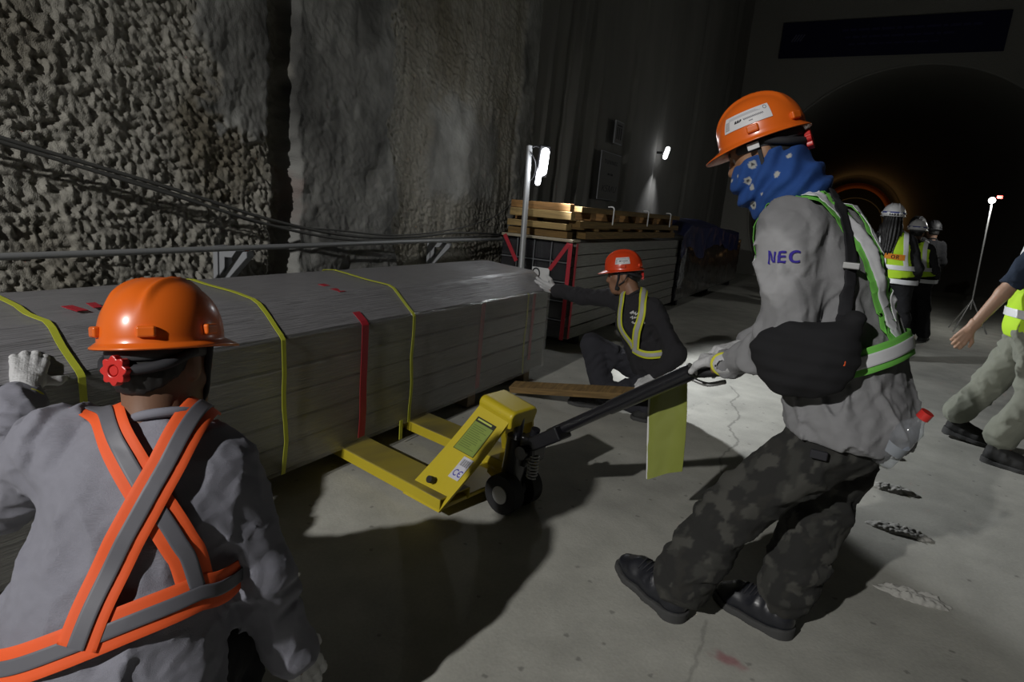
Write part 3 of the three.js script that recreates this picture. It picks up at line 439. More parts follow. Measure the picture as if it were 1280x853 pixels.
// ---------------------------------------------------------------- pallet truck
{
  const yel = phy({ color: lin(.56, .44, .018), roughness: .42, clearcoat: .3, clearcoatRoughness: .3, bumpMap: rep(concreteTex, 2, 2), bumpScale: .002 });
  const yelWorn = std({ vertexColors: true, roughness: .6 });
  const g = thing('pallet_truck', 'yellow hand pallet truck with black handle and forks under the long bundle', 'pallet truck', [-1.28, 0, -2.26], -.19);
  for (const s of [-1, 1]) { // forks: inverted channels
    const sh = new THREE.Shape(); const w = .09, t = .006, h = .055; sh.moveTo(-w, -h); sh.lineTo(-w, -.008); sh.quadraticCurveTo(-w, 0, -w + .008, 0); sh.lineTo(w - .008, 0); sh.quadraticCurveTo(w, 0, w, -.008); sh.lineTo(w, -h); sh.lineTo(w - t, -h); sh.lineTo(w - t, -t); sh.lineTo(-w + t, -t); sh.lineTo(-w + t, -h); sh.closePath();
    const ex = new THREE.ExtrudeGeometry(sh, { depth: 1.18, bevelEnabled: false, steps: 24 }); ex.rotateY(Math.PI / 2); ex.translate(-1.15, .103, s * .247);
    const p = ex.attributes.position, c = new Float32Array(p.count * 3); const nn = ex.attributes.normal;
    for (let i = 0; i < p.count; i++) { const wv = nn.getY(i) > .5 ? clamp(.8 + 1.1 * fbm(p.getX(i) * 5, p.getZ(i) * 12, s, 3)) : 0.08; c[3 * i] = mix(.56, .15, wv); c[3 * i + 1] = mix(.44, .125, wv); c[3 * i + 2] = mix(.018, .05, wv); }
    ex.setAttribute('color', new THREE.BufferAttribute(c, 3)); part('fork', ex, yelWorn, g);
    const rl = rod([-1.0, .034, s * .247 - .04], [-1.0, .034, s * .247 + .04], .033); part('roller', rl, M.rubber, g);
    part('push_rod', rod([-.95, .06, s * .247], [.0, .07, s * .247], .01), M.black, g);
    // slanted side sheet of the A-frame, leaning towards the handle
    const a = [[-.20, .045, s * .342], [.03, .045, s * .342], [.165, .445, s * .075], [-.005, .475, s * .075]], th = .012; const pos = [], idx = [];
    const n = 8; for (let q = 0; q < 2; q++) for (let i = 0; i <= n; i++) for (let j = 0; j <= n; j++) { const u = i / n, v = j / n; const e = k => mix(mix(a[0][k], a[1][k], u), mix(a[3][k], a[2][k], u), v); const bow = .018 * Math.sin(v * 3.1416) * s; pos.push(e(0), e(1) - q * .004, e(2) - bow - q * th * s); }
    const id = (q, i, j) => q * (n + 1) * (n + 1) + i * (n + 1) + j; for (let i = 0; i < n; i++) for (let j = 0; j < n; j++) for (let q = 0; q < 2; q++) idx.push(id(q, i, j), id(q, i + 1, j), id(q, i, j + 1), id(q, i + 1, j), id(q, i + 1, j + 1), id(q, i, j + 1));
    for (let i = 0; i < n; i++) for (const j of [0, n]) idx.push(id(0, i, j), id(1, i, j), id(0, i + 1, j), id(1, i, j), id(1, i + 1, j), id(0, i + 1, j)), idx.push(id(0, j, i), id(1, j, i), id(0, j, i + 1), id(1, j, i), id(1, j, i + 1), id(0, j, i + 1));
    const sg = new THREE.BufferGeometry(); sg.setAttribute('position', new THREE.Float32BufferAttribute(pos, 3)); sg.setIndex(idx); const s3 = sg.toNonIndexed(); s3.computeVertexNormals(); s3.setAttribute('uv', new THREE.BufferAttribute(new Float32Array(s3.attributes.position.count * 2), 2));
    const sheet = part('side_sheet', s3, yel.clone(), g); sheet.material.side = THREE.DoubleSide;
    if (s > 0) { // instruction label and approval sticker on the sheet that faces the camera
      const onSheet = (u0, u1, v0, v1, off) => { const q = new THREE.PlaneGeometry(1, 1, 4, 6), p = q.attributes.position; for (let i = 0; i < p.count; i++) { const u = mix(u0, u1, p.getX(i) + .5), v = mix(v0, v1, p.getY(i) + .5); const e = k => mix(mix(a[0][k], a[1][k], u), mix(a[3][k], a[2][k], u), v); p.setXYZ(i, e(0), e(1) + off * .5, e(2) - .018 * Math.sin(v * 3.1416) + off); } q.computeVertexNormals(); return q; };
      const lt = canvasTex(256, 384, (c, w, h) => { c.fillStyle = '#7c8f3c'; c.fillRect(0, 0, w, h); c.fillStyle = '#20220f'; c.fillRect(0, 0, w, 52); c.fillStyle = '#b7c25a'; c.fillRect(20, 14, 190, 18); c.strokeStyle = '#20220f'; c.lineWidth = 10; c.strokeRect(0, 0, w, h); c.fillStyle = '#5b6b2a'; for (let i = 0; i < 12; i++) c.fillRect(24, 84 + i * 22, 120 + hash2(i, 3) * 80, 7); });
      part('instruction_label', onSheet(.20, .80, .52, .86, .004), std({ map: lt, roughness: .5 }), sheet, 'green instruction label with black border');
      const ct = canvasTex(128, 192, (c, w, h) => { c.fillStyle = '#c9c8d2'; c.fillRect(0, 0, w, h); c.fillStyle = '#444'; for (let i = 0; i < 12; i++) c.fillRect(16 + i * 8, 18, 2 + (i % 3) * 2, 58); c.strokeStyle = '#3b2f9a'; c.lineWidth = 9; c.beginPath(); c.arc(46, 138, 24, .8, 5.5); c.stroke(); c.beginPath(); c.arc(100, 138, 24, .8, 5.5); c.stroke(); c.beginPath(); c.moveTo(78, 138); c.lineTo(98, 138); c.stroke(); });
      part('ce_sticker', onSheet(.60, .88, .29, .50, .004), std({ map: ct, roughness: .5 }), sheet, 'white sticker with bar code and CE mark');
      part('bolt', rod([-.07, .14, .292], [-.07, .15, .312], .016), M.black, sheet);
    }
  }
  { const s = new THREE.Shape(); s.moveTo(-.075, -.05); s.lineTo(-.082, -.01); s.quadraticCurveTo(-.08, .012, -.055, .012); s.lineTo(.055, .012); s.quadraticCurveTo(.08, .012, .082, -.01); s.lineTo(.075, -.05); s.closePath(); const e = new THREE.ExtrudeGeometry(s, { depth: .17, bevelEnabled: true, bevelSize: .008, bevelThickness: .012, bevelSegments: 3 }); e.rotateY(Math.PI / 2); e.translate(-.005, .478, 0); e.applyMatrix4(new THREE.Matrix4().makeTranslation(0, .475, 0).multiply(new THREE.Matrix4().makeRotationZ(-.17)).multiply(new THREE.Matrix4().makeTranslation(0, -.475, 0))); part('top_cap', e, yel, g); }
  part('heel_plate', box(-.17, .02, .04, .062, -.33, .33, .006), yel, g); part('pedal', rod([.02, .14, .02], [.17, .10, .04], .018), yel, g); part('pedal_tip', rod([.165, .10, .04], [.2, .095, .045], .02), M.rubber, g);
  part('pump', merge([rod([.13, .07, 0], [.15, .34, 0], .055, .05), rod([.14, .3, 0], [.15, .43, 0], .022), rod([.11, .08, -.07], [.12, .26, -.07], .03)]), M.blackGloss, g);
  for (const s of [-1, 1]) { part('steer_wheel', rod([.15, .09, s * .035], [.15, .09, s * .095], .088, .088, 32), M.rubber, g); part('wheel_hub', rod([.15, .09, s * .03], [.15, .09, s * .10], .04, .04, 20), M.steel, g); }
  part('knuckle', merge([box(.19, .27, .26, .37, -.045, .045, .012), rod([.22, .30, -.07], [.22, .30, .07], .03), rod([.19, .22, 0], [.24, .40, 0], .02)]), M.blackGloss, g);
  part('spring', (() => { const pts = []; for (let i = 0; i < 60; i++) pts.push([.255 + .022 * Math.cos(i * .8), .19 + i * .0018, .02 + .022 * Math.sin(i * .8)]); return tube(pts, .004, 160, 6); })(), M.steel, g);
  // handle
  const h0 = [.225, .335, .0], h1 = [.86, .80, -.055]; const lerp = t => h0.map((v, k) => mix(v, h1[k], t));
  const bk = box(-.02, .19, -.03, .03, -.045, .045, .008); bk.rotateZ(.605); bk.translate(.225, .325, 0); part('handle_base', bk, M.blackGloss, g);
  part('handle_shaft', merge([rod(lerp(.13), lerp(.55), .024, .024), rod(lerp(.53), h1, .028, .031)]), M.blackGloss, g);
  const lw = .085, loop = []; const dir = VA(h1).sub(VA(h0)).normalize(); const bd = V(dir.x, dir.y * .45, dir.z).normalize();
  for (const [al, la] of [[0, .018], [.06, lw], [.12, lw + .012], [.19, lw], [.205, 0], [.19, -lw], [.12, -lw - .012], [.06, -lw], [0, -.018]]) loop.push([h1[0] + bd.x * al, h1[1] + bd.y * al, h1[2] + bd.z * al + la]);
  part('grip_loop', tube(loop, .0165, 90, 12), M.black, g); part('release_lever', tube([[h1[0], h1[1] - .03, h1[2]], [h1[0] + .06, h1[1] - .035, h1[2]], [h1[0] + .12, h1[1] - .01, h1[2]]], .008), M.steel, g);
}
// olive cloth flag hung from the handle
{
  const nu = 16, nv = 24, pos = [], idx = [], top = [[-.615, .650, -2.33], [-.475, .735, -2.30]], bot = [[-.575, .268, -2.34], [-.435, .36, -2.30]];
  for (let q = 0; q < 2; q++) for (let j = 0; j <= nv; j++) for (let i = 0; i <= nu; i++) { const u = i / nu, v = j / nv; const e = k => mix(mix(top[0][k], top[1][k], u), mix(bot[0][k], bot[1][k], u), v); const w = .012 * Math.sin(u * 5 + v * 2) + .008 * fbm(u * 3, v * 4, 3, 2); pos.push(e(0) + .012 * Math.sin(v * 3.14) * (u - .5), e(1), e(2) + w - q * .003); }
  const id = (q, i, j) => q * (nu + 1) * (nv + 1) + j * (nu + 1) + i; for (let q = 0; q < 2; q++) for (let j = 0; j < nv; j++) for (let i = 0; i < nu; i++) idx.push(id(q, i, j), id(q, i, j + 1), id(q, i + 1, j), id(q, i + 1, j), id(q, i, j + 1), id(q, i + 1, j + 1));
  const g = new THREE.BufferGeometry(); g.setAttribute('position', new THREE.Float32BufferAttribute(pos, 3)); g.setIndex(idx); g.computeVertexNormals();
  const f = solo('handle_flag', g, phy({ color: lin(.24, .27, .055), roughness: .5, clearcoat: .2, side: THREE.DoubleSide }), 'olive yellow plastic flap hanging from the pallet truck handle', 'flap');
  part('white_edge', merge([tube([[-.617, .655, -2.328], [-.596, .46, -2.325], [-.577, .27, -2.335]], .0045, 20, 6)]), M.paper, f, 'white hem');
}
// braided mortar ridges on the floor
{
  const R = [[.42, -4.26, .055, 'smallest rough mortar ridge on the floor by the bottle side'], [.40, -3.68, .115, 'crusty mortar ridge on the floor, second from the portal'], [.405, -3.155, .125, 'widest crusty mortar ridge with braided top on the floor'], [.42, -2.575, .118, 'worn flat mortar ridge with a dark slot on the floor']];
  R.forEach(([x, z, hl, lab], i) => {
    const core = (a, b, c) => { const p = ellip([x, 0, z], [hl + .02, .022, .038], null)(a, b, c); const t = (a - x) / hl; const w = worley((a * .8 + c * .5) * 48, (c * .9 - a * .3) * 60 + i * 7); const br = .012 * Math.sqrt(clamp(1 - w[0] * 1.3)) * sst(1.1, .5, Math.abs(t)) - .004; const slot = i === 3 ? -Math.max(0, .012 - Math.abs(c - z + .008 * Math.sin(t * 4)) * .9) * 1.8 : 0; return Math.max(p - br - .016 * fbm(a * 26, b * 40, c * 26, 3) - slot, -b - .004); };
    const m = solo('mortar_ridge', nets(core, [x - hl - .04, -.012, z - .055], [x + hl + .04, .05, z + .055], .0042), std({ color: lin(.38, .375, .35), roughness: .95 }), lab, 'mortar ridge', 'mortar ridges on the floor'); m.rotation.y = 0;
  });
  solo('wire_offcut', tube([[1.02, .008, -3.5], [1.06, .012, -3.62], [1.12, .01, -3.72], [1.22, .008, -3.9]], .006, 20, 6), M.black, 'short dark wire offcut lying on the floor', 'wire');
}
// ---------------------------------------------------------------- people
const add = (a, b, s = 1) => [a[0] + b[0] * s, a[1] + b[1] * s, a[2] + b[2] * s];
const sub = (a, b) => [a[0] - b[0], a[1] - b[1], a[2] - b[2]];
const nrm = a => { const l = Math.hypot(...a) || 1; return a.map(v => v / l); };
const dot = (a, b) => a[0] * b[0] + a[1] * b[1] + a[2] * b[2];
const crs = (a, b) => [a[1] * b[2] - a[2] * b[1], a[2] * b[0] - a[0] * b[2], a[0] * b[1] - a[1] * b[0]];
const lp = (a, b, t) => a.map((v, k) => mix(v, b[k], t));
function frame(F, U) { const f = nrm(F), l = nrm(crs(U, f)), u = crs(f, l); return [f, u, l]; }
const toW = (c, R, p) => [c[0] + R[0][0] * p[0] + R[1][0] * p[1] + R[2][0] * p[2], c[1] + R[0][1] * p[0] + R[1][1] * p[1] + R[2][1] * p[2], c[2] + R[0][2] * p[0] + R[1][2] * p[1] + R[2][2] * p[2]];
const mat4 = (c, R) => new THREE.Matrix4().set(R[0][0], R[1][0], R[2][0], c[0], R[0][1], R[1][1], R[2][1], c[1], R[0][2], R[1][2], R[2][2], c[2], 0, 0, 0, 1);
function place(g, c, R) { // frames are left-handed (forward, up, left): turn the faces back out
  g.applyMatrix4(mat4(c, R));
  if (g.index) { const a = g.index.array; for (let i = 0; i < a.length; i += 3) { const t = a[i + 1]; a[i + 1] = a[i + 2]; a[i + 2] = t; } }
  else for (const k of Object.keys(g.attributes)) { const A = g.attributes[k], n = A.itemSize, v = A.array; for (let i = 0; i < A.count; i += 3) for (let q = 0; q < n; q++) { const t = v[(i + 1) * n + q]; v[(i + 1) * n + q] = v[(i + 2) * n + q]; v[(i + 2) * n + q] = t; } }
  return g;
}
const bounds = (pts, pad) => { const lo = [9, 9, 9], hi = [-9, -9, -9]; for (const p of pts) for (let k = 0; k < 3; k++) { lo[k] = Math.min(lo[k], p[k]); hi[k] = Math.max(hi[k], p[k]); } lo[2] = Math.min(...pts.map(p => p[2])); hi[2] = Math.max(...pts.map(p => p[2])); return [lo.map(v => v - pad), hi.map(v => v + pad)]; };

function headGeo(c, R, skin, h = .0042) { // local coordinates: forward, up, left
  const P = [ellip([-.004, .035, 0], [.098, .096, .077]), ellip([.028, -.045, 0], [.066, .078, .057]), cone([.066, -.104, -.012], [.066, -.104, .012], .019, .019), cone([-.03, -.06, 0], [-.045, -.16, 0], .056, .058)];
  const det = [cone([.088, .004, 0], [.108, -.034, 0], .009, .0125), cone([.1, -.036, -.012], [.1, -.036, .012], .0085, .0085), cone([.084, .018, -.036], [.09, .018, -.01], .010, .010), cone([.084, .018, .036], [.09, .018, .01], .010, .010), cone([.086, -.066, -.018], [.086, -.066, .018], .009, .009), cone([.084, -.078, -.014], [.084, -.078, .014], .009, .009), cone([.05, -.02, -.052], [.03, -.045, -.054], .014, .012), cone([.05, -.02, .052], [.03, -.045, .054], .014, .012)];
  const ears = [ellip([-.008, -.012, .076], [.019, .032, .010]), ellip([-.008, -.012, -.076], [.019, .032, .010])];
  const eyes = [ellip([.078, -.002, .031], [.0125, .0105, .0125]), ellip([.078, -.002, -.031], [.0125, .0105, .0125])];
  const base = union(P, .05), dd = union(det, .012), ee = union(ears, .004), ey = union(eyes, .001);
  const s = (x, y, z) => { let d = smin(base(x, y, z), dd(x, y, z), .022); const sock = Math.hypot((x - .094) * 1, (y + .002) * 1.3, Math.abs(z) - .032) - .015; d = Math.max(d, -sock) ; d = smin(d, ee(x, y, z), .012); return Math.min(d, ey(x, y, z)); };
  const g = nets(s, [-.125, -.20, -.1], [.135, .14, .1], h, (x, y, z) => { const az = Math.abs(z); if (ey(x, y, z) < .0025 && x > .082) return Math.hypot(y + .002, az - .031) < .0055 ? [.02, .012, .01] : [.5, .47, .44]; if (x > .075 && y > -.083 && y < -.058 && az < .024) return [skin[0] * .8, skin[1] * .6, skin[2] * .6]; if (x > .07 && y > .012 && y < .024 && az > .012 && az < .048) return [.02, .015, .012]; return skin; });
  return place(g, c, R);
}
function handSDF(W, D, N, T, curl, spread = 1, scale = 1, rad = 1, thumb = [.35, .25], h0 = 0) {
  const P = [], S = scale; const loc = (d, n, t) => add(add(add(W, D, d * S), N, n * S), T, t * S);
  const K = [[.088, .0, .031], [.092, -.003, .010], [.088, -.002, -.012], [.080, .002, -.032]], len = [.072, .080, .074, .058], rd = [.0098, .0102, .0098, .0088].map(v => v * S * rad);
  for (let i = 0; i < 4; i++) P.push(cone(loc(.005, 0, K[i][2] * .55), loc(...K[i]), .0165 * S * rad, .0125 * S * rad));
  P.push(cone(loc(.02, .006, .024), loc(.055, .008, .026), .016 * S * rad, .012 * S * rad), cone(loc(-.05, 0, 0), loc(.005, 0, 0), .030 * S * rad, .025 * S * rad, T, 1.18));
  const tips = [];
  for (let i = 0; i < 4; i++) { let p = loc(...K[i]), a = h0; const fan = [.10, .03, -.05, -.14][i] * spread; const c = curl[i]; for (let k = 0; k < 3; k++) { a += c * [.9, 1.1, .8][k] / 2.8 * 1; const d = nrm(add(add([0, 0, 0], D, Math.cos(a)), add([0, 0, 0], N, Math.sin(a)))); const dir = nrm(add(d, T, fan)); const q = add(p, dir, len[i] * S * [.45, .31, .24][k]); P.push(cone(p, q, rd[i] * (1 - .05 * k), rd[i] * (.96 - .06 * k))); p = q; } tips.push(p); }
  { let p = loc(.028, .006, .032); const d1 = nrm(add(add(add([0, 0, 0], T, 1 - thumb[0] * .6), D, .55 + thumb[0]), N, thumb[1])), d2 = nrm(add(add(add([0, 0, 0], T, .45 - thumb[0] * .6), D, .85), N, thumb[1] * 1.6)); const q = add(p, d1, .040 * S), r = add(q, d2, .034 * S); P.push(cone(p, q, .0135 * S * rad, .011 * S * rad), cone(q, r, .011 * S * rad, .009 * S * rad)); tips.push(r); }
  return { sdf: union(P, .007 * S), pts: [add(W, D, -.05), W, ...tips, loc(...K[0]), loc(...K[3]), loc(...K[1])] };
}
function handGeo(o, colorFn, h = .0034) { const [lo, hi] = bounds(o.pts, .03); return nets(o.sdf, lo, hi, h, colorFn); }
function glove(p, W, D, N, T, curl, opt = {}) {
  D = nrm(D); N = nrm(add(N, D, -dot(N, D))); const Tt = nrm(crs(D, N)); T = dot(T, Tt) > 0 ? Tt : Tt.map(v => -v);
  const o = handSDF(W, D, N, T, curl, opt.spread ?? 1, opt.scale ?? 1.04, 1.16, opt.thumb, opt.h0 ?? 0), knit = o.sdf; o.sdf = (x, y, z) => knit(x, y, z) + .0007 * Math.sin(dot([x, y, z], T) * 900) + .0015 * noise(x * 60, y * 60, z * 60);
  const m = part('glove', handGeo(o), M.glove, p, 'white knitted work glove');
  if (opt.cuff !== false) { const S = opt.scale ?? 1.04, rg = new THREE.TorusGeometry(.0335 * S, .006, 8, 28); rg.scale(1.18, 1, 1); const T2 = dot(crs(T, N), D) > 0 ? T : T.map(v => -v), q = new THREE.Matrix4().makeBasis(VA(T2), VA(N), VA(D)); rg.applyMatrix4(q); rg.translate(...add(W, D, -.052)); part('cuff_hem', rg, M.cuff, m, 'yellow cuff hem'); }
  return m;
}
function shoe(p, heel, toe, ank, matS, opt = {}) {
  const D = nrm(sub(toe, heel)), up0 = [0, 1, 0], U = nrm(add(up0, D, -dot(up0, D))), W = crs(D, U), L = Math.hypot(...sub(toe, heel)) / .28; const q = (d, u, w = 0) => add(add(add(heel, D, d * L), U, u), W, w);
  const an = opt.high ? add(ank, U, .03) : add(ank, U, .015);
  const P = [cone(q(.045, .045), q(.12, .05), .041, .044), cone(q(.12, .045), q(.2, .036), .045, .044, W, 1.12), cone(q(.2, .036), q(.245, .03), .043, .034, W, 1.15), cone(q(.055, .06), an, .043, opt.high ? .05 : .046), cone(q(.10, .085), q(.19, .062), .028, .03)];
  const b = union(P, .03), f = (x, y, z) => { const h = dot(sub([x, y, z], heel), U); const t = dot(sub([x, y, z], heel), D) / L; return Math.max(b(x, y, z) - .003 * noise(x * 30, y * 30, z * 30) - .002 * Math.max(0, Math.sin(t * 170)) * sst(.16, .12, t) * sst(.06, .08, h), .016 - h); };
  const [lo, hi] = bounds([heel, toe, an, q(.1, .1)], .09); const m = part(opt.high ? 'boot' : 'shoe', nets(f, lo, hi, .0055), matS, p);
  const s = (x, y, z) => { const h = dot(sub([x, y, z], heel), U); const dh = .03 - h; const px = x + U[0] * dh, py = y + U[1] * dh, pz = z + U[2] * dh; const t = dot(sub([x, y, z], heel), D) / L; return Math.max(b(px, py, pz) - .009, Math.abs(h - .011) - .0125 - .012 * sst(.08, .02, t)); };
  const [l2, h2] = bounds([heel, toe, q(.14, 0, .05), q(.14, 0, -.05)], .055); part('sole', nets(s, l2, h2, .005), M.sole, m);
  if (opt.laces) for (let i = 0; i < 5; i++) { const d = .11 + i * .017; part('lace', tube([onto(f, VA(q(d, .10 - i * .007, -.03)), .003), onto(f, VA(q(d + .004, .13, 0)), .004), onto(f, VA(q(d + .008, .10 - i * .007, .03)), .003)].map(v => [v.x, v.y, v.z]), .0028, 12, 6), M.strapDark, m); }
  return m;
}
// hard hat in head coordinates (forward, up, left)
function hatPt(th, t, o) {
  const a = o.a ?? .126, b = o.b ?? .110, h = o.h ?? .128, ph = t * Math.PI / 2, r = Math.pow(Math.sin(ph), .94); let x = a * r * Math.cos(th), z = b * r * Math.sin(th), y = .034 + h * Math.pow(Math.cos(ph), .86) ;
  const act = sst(.96, .62, t) * sst(-.115, -.075, x); const rib = (o.ribs ?? [-.034, .034]).reduce((s, c) => s + Math.exp(-Math.pow((z - c * (1 - .3 * x / .12)) / .0075, 2)), 0); const k = 1 + act * (.058 * rib + .02 * Math.exp(-Math.pow(z / .03, 2)));
  return [x * (1 + (k - 1) * .8), .034 + (y - .034) * k, z * (1 + (k - 1) * .4)];
}
function hatGeo(o) {
  const nt = 26, n = 104, rows = []; const brim = (th, e) => { const [x, y, z] = hatPt(th, 1, o); const fr = Math.max(0, Math.cos(th)); const out = e * (.013 + (o.peak ?? .036) * Math.pow(fr, 2.2)); const l = Math.hypot(x, z); return [x * (1 + out / l), y - e * (.006 + .012 * Math.pow(fr, 2)) - .004 * e, z * (1 + out / l)]; };
  for (let i = 0; i <= nt; i++) rows.push(th => hatPt(th, Math.max(.002, i / nt), o));
  for (const e of [.3, .7, 1]) rows.push(th => brim(th, e));
  rows.push(th => { const p = brim(th, 1); return [p[0], p[1] - .004, p[2]]; }, th => { const p = brim(th, .5); return [p[0], p[1] - .005, p[2]]; });
  for (let i = 0; i <= 10; i++) rows.push(th => { const p = hatPt(th, 1 - i / 10 * .998, { ...o, ribs: [] }); return [p[0] * .965, .03 + (p[1] - .034) * .96, p[2] * .965]; });
  const pos = [], idx = [], uv = []; rows.forEach((f, i) => { for (let j = 0; j <= n; j++) { const p = f(j / n * Math.PI * 2); pos.push(...p); uv.push(j / n, i / rows.length); } });
  for (let i = 0; i + 1 < rows.length; i++) for (let j = 0; j < n; j++) { const a = i * (n + 1) + j, b = a + n + 1; idx.push(a, a + 1, b, a + 1, b + 1, b); }
  const g = new THREE.BufferGeometry(); g.setAttribute('position', new THREE.Float32BufferAttribute(pos, 3)); g.setAttribute('uv', new THREE.Float32BufferAttribute(uv, 2)); g.setIndex(idx); g.computeVertexNormals(); return g;
}
const stickerTex = canvasTex(512, 128, (c, w, h) => { c.fillStyle = '#d9d8da'; c.fillRect(0, 0, w, h); c.strokeStyle = '#8b8a92'; c.lineWidth = 3; for (let i = 0; i < 3; i++) { c.beginPath(); c.moveTo(60, 22 + i * 8); c.lineTo(380 + 20 * i, 22 + i * 8); c.stroke(); } c.fillStyle = '#1d1d22'; for (const x of [150, 178, 206]) { c.beginPath(); c.ellipse(x, 70, 12, 9, -.4, 0, 7); c.fill(); } c.fillRect(136, 76, 66, 7); c.lineWidth = 5; c.strokeStyle = '#55545e'; c.beginPath(); c.moveTo(240, 76); for (let i = 0; i < 26; i++) c.lineTo(240 + i * 8, 72 + (i % 2 ? 7 : -6)); c.stroke(); c.fillStyle = '#77767c'; for (let i = 0; i < 6; i++) c.fillRect(12, 44 + i * 12, 60, 6); c.beginPath(); c.arc(470, 28, 16, 0, 7); c.stroke(); c.fillRect(290, 96, 40, 8); });
const stickerMat = std({ map: stickerTex, roughness: .5, side: THREE.DoubleSide });
function hat(p, c, R, mat, o = {}) {
  const put = g => place(g, c, R);
  const m = part('hard_hat', put(hatGeo(o)), mat, p, o.label);
  const onHat = (th0, th1, t0, t1, off, n = 12) => { const pos = [], uv = [], idx = []; for (let j = 0; j <= n; j++) for (let i = 0; i <= n; i++) { const q = hatPt(mix(th0, th1, i / n), mix(t0, t1, j / n), o), l = Math.hypot(q[0], q[1], q[2]); pos.push(q[0] * (1 + off / l), q[1] + off * .5, q[2] * (1 + off / l)); uv.push(i / n, 1 - j / n); } for (let j = 0; j < n; j++) for (let i = 0; i < n; i++) { const a = j * (n + 1) + i; idx.push(a, a + 1, a + n + 1, a + 1, a + n + 2, a + n + 1); } const g = new THREE.BufferGeometry(); g.setAttribute('position', new THREE.Float32BufferAttribute(pos, 3)); g.setAttribute('uv', new THREE.Float32BufferAttribute(uv, 2)); g.setIndex(idx); g.computeVertexNormals(); return put(g); };
  for (const s of o.stickers ?? []) part('sticker', onHat(...s, .0025), stickerMat, m, 'white printed sticker');
  if (o.dirt) part('smudge', onHat(...o.dirt, .0018), std({ color: lin(.05, .06, .03), roughness: .9, side: THREE.DoubleSide }), m, 'dark faded emblem');
  if (o.stripe) { const g = []; for (const [t0, t1, mm, nm] of [[.86, .93, M.bluePaint, 'blue_stripe'], [.80, .86, M.whitePlastic, 'white_stripe']]) part(nm, onHat(0, Math.PI * 2, t0, t1, .0025, 48), mm, m); }
  for (const th of o.slots ?? [Math.PI / 2, -Math.PI / 2, 2.6, -2.6]) { const q = hatPt(th, .97, o), b = new RoundedBoxGeometry(.034, .022, .014, 2, .005); b.rotateY(Math.PI / 2 - th); b.translate(q[0] * 1.02, q[1] + .012, q[2] * 1.02); part('slot_boss', put(b), mat, m); }
  // headband, ratchet knob, chin straps
  const hb = new THREE.TorusGeometry(1, .09, 8, 60); hb.scale(.098, .082, .17); hb.rotateX(Math.PI / 2); hb.translate(-.012, .012, 0); part('headband', put(hb), M.headband, m);
  if (o.knob !== false) {
    const s = new THREE.Shape(); for (let i = 0; i <= 64; i++) { const a = i / 64 * Math.PI * 2, r = .0245 + .003 * Math.cos(a * 8); i ? s.lineTo(r * Math.cos(a), r * Math.sin(a)) : s.moveTo(r * Math.cos(a), r * Math.sin(a)); } const hole = new THREE.Path(); hole.absarc(0, 0, .0135, 0, 7, true); s.holes.push(hole);
    const k = new THREE.ExtrudeGeometry(s, { depth: .014, bevelEnabled: true, bevelSize: .002, bevelThickness: .002, bevelSegments: 2 }); const hub = new THREE.CylinderGeometry(.009, .0135, .012, 20); hub.rotateX(Math.PI / 2); hub.translate(0, 0, .008); const kg = merge([k, hub]); kg.rotateY(-Math.PI / 2); kg.translate(-.116, -.018, 0); part('ratchet_knob', put(kg), M.redPlastic, m, 'red ratchet knob');
    part('nape_strap', put(merge([tube([[-.02, .015, .09], [-.075, -.008, .075], [-.108, -.018, .03], [-.112, -.018, 0], [-.108, -.018, -.03], [-.075, -.008, -.075], [-.02, .015, -.09]], .011, 60, 8)])), M.strapDark, m);
  }
  if (o.clips) for (const s of [1, -1]) { const b = new RoundedBoxGeometry(.034, .02, .005, 2, .002); b.translate(.012, .008, s * .101); part('strap_clip', put(b), M.clip, m); part('web_strap', put(merge([box(-.005, .006, -.05, .0, s * .09 - .002, s * .09 + .002, .001)])), M.strapDark, m); }
  if (o.chin) part('chin_strap', put(merge([tube([[.03, .03, .088], [.035, -.03, .074], [.055, -.095, .045], [.06, -.126, 0], [.055, -.095, -.045], [.035, -.03, -.074], [.03, .03, -.088]], .0075, 50, 6), tube([[-.04, .02, .088], [.0, -.045, .078], [.035, -.07, .066]], .005, 20, 6), new THREE.SphereGeometry(.016, 12, 8).translate(.045, -.09, .055)])), M.strapDark, m);
  return m;
}
const heather = (c, s = 1) => (x, y, z) => { const n = 1 + .12 * fbm(x * 25, y * 60, z * 25, 2) + .10 * fbm(x * 3, y * 3, z * 3, 2); return c.map(v => v * n); };
function folds(amp, sd, fx = 5, fy = 8) { return (x, y, z) => { const w = .4 * noise(x * 3, y * 3, z * 3 + sd); const a = noise((x + z * .3) * fx * 1.6 + y * fx * .9 + w, y * fy * .35 - x * 1.5 + w, (z - x * .3) * fx * 1.6 + sd), b = noise(x * 19 - y * 12, y * 9 + z * 4, z * 19 + sd * 2); const r1 = 1 - Math.abs(a) * 2.6, r2 = 1 - Math.abs(b) * 3.2; return amp * (Math.max(0, r1) ** 2 * .75 + Math.max(0, r2) ** 2 * .22 - .25); }; }
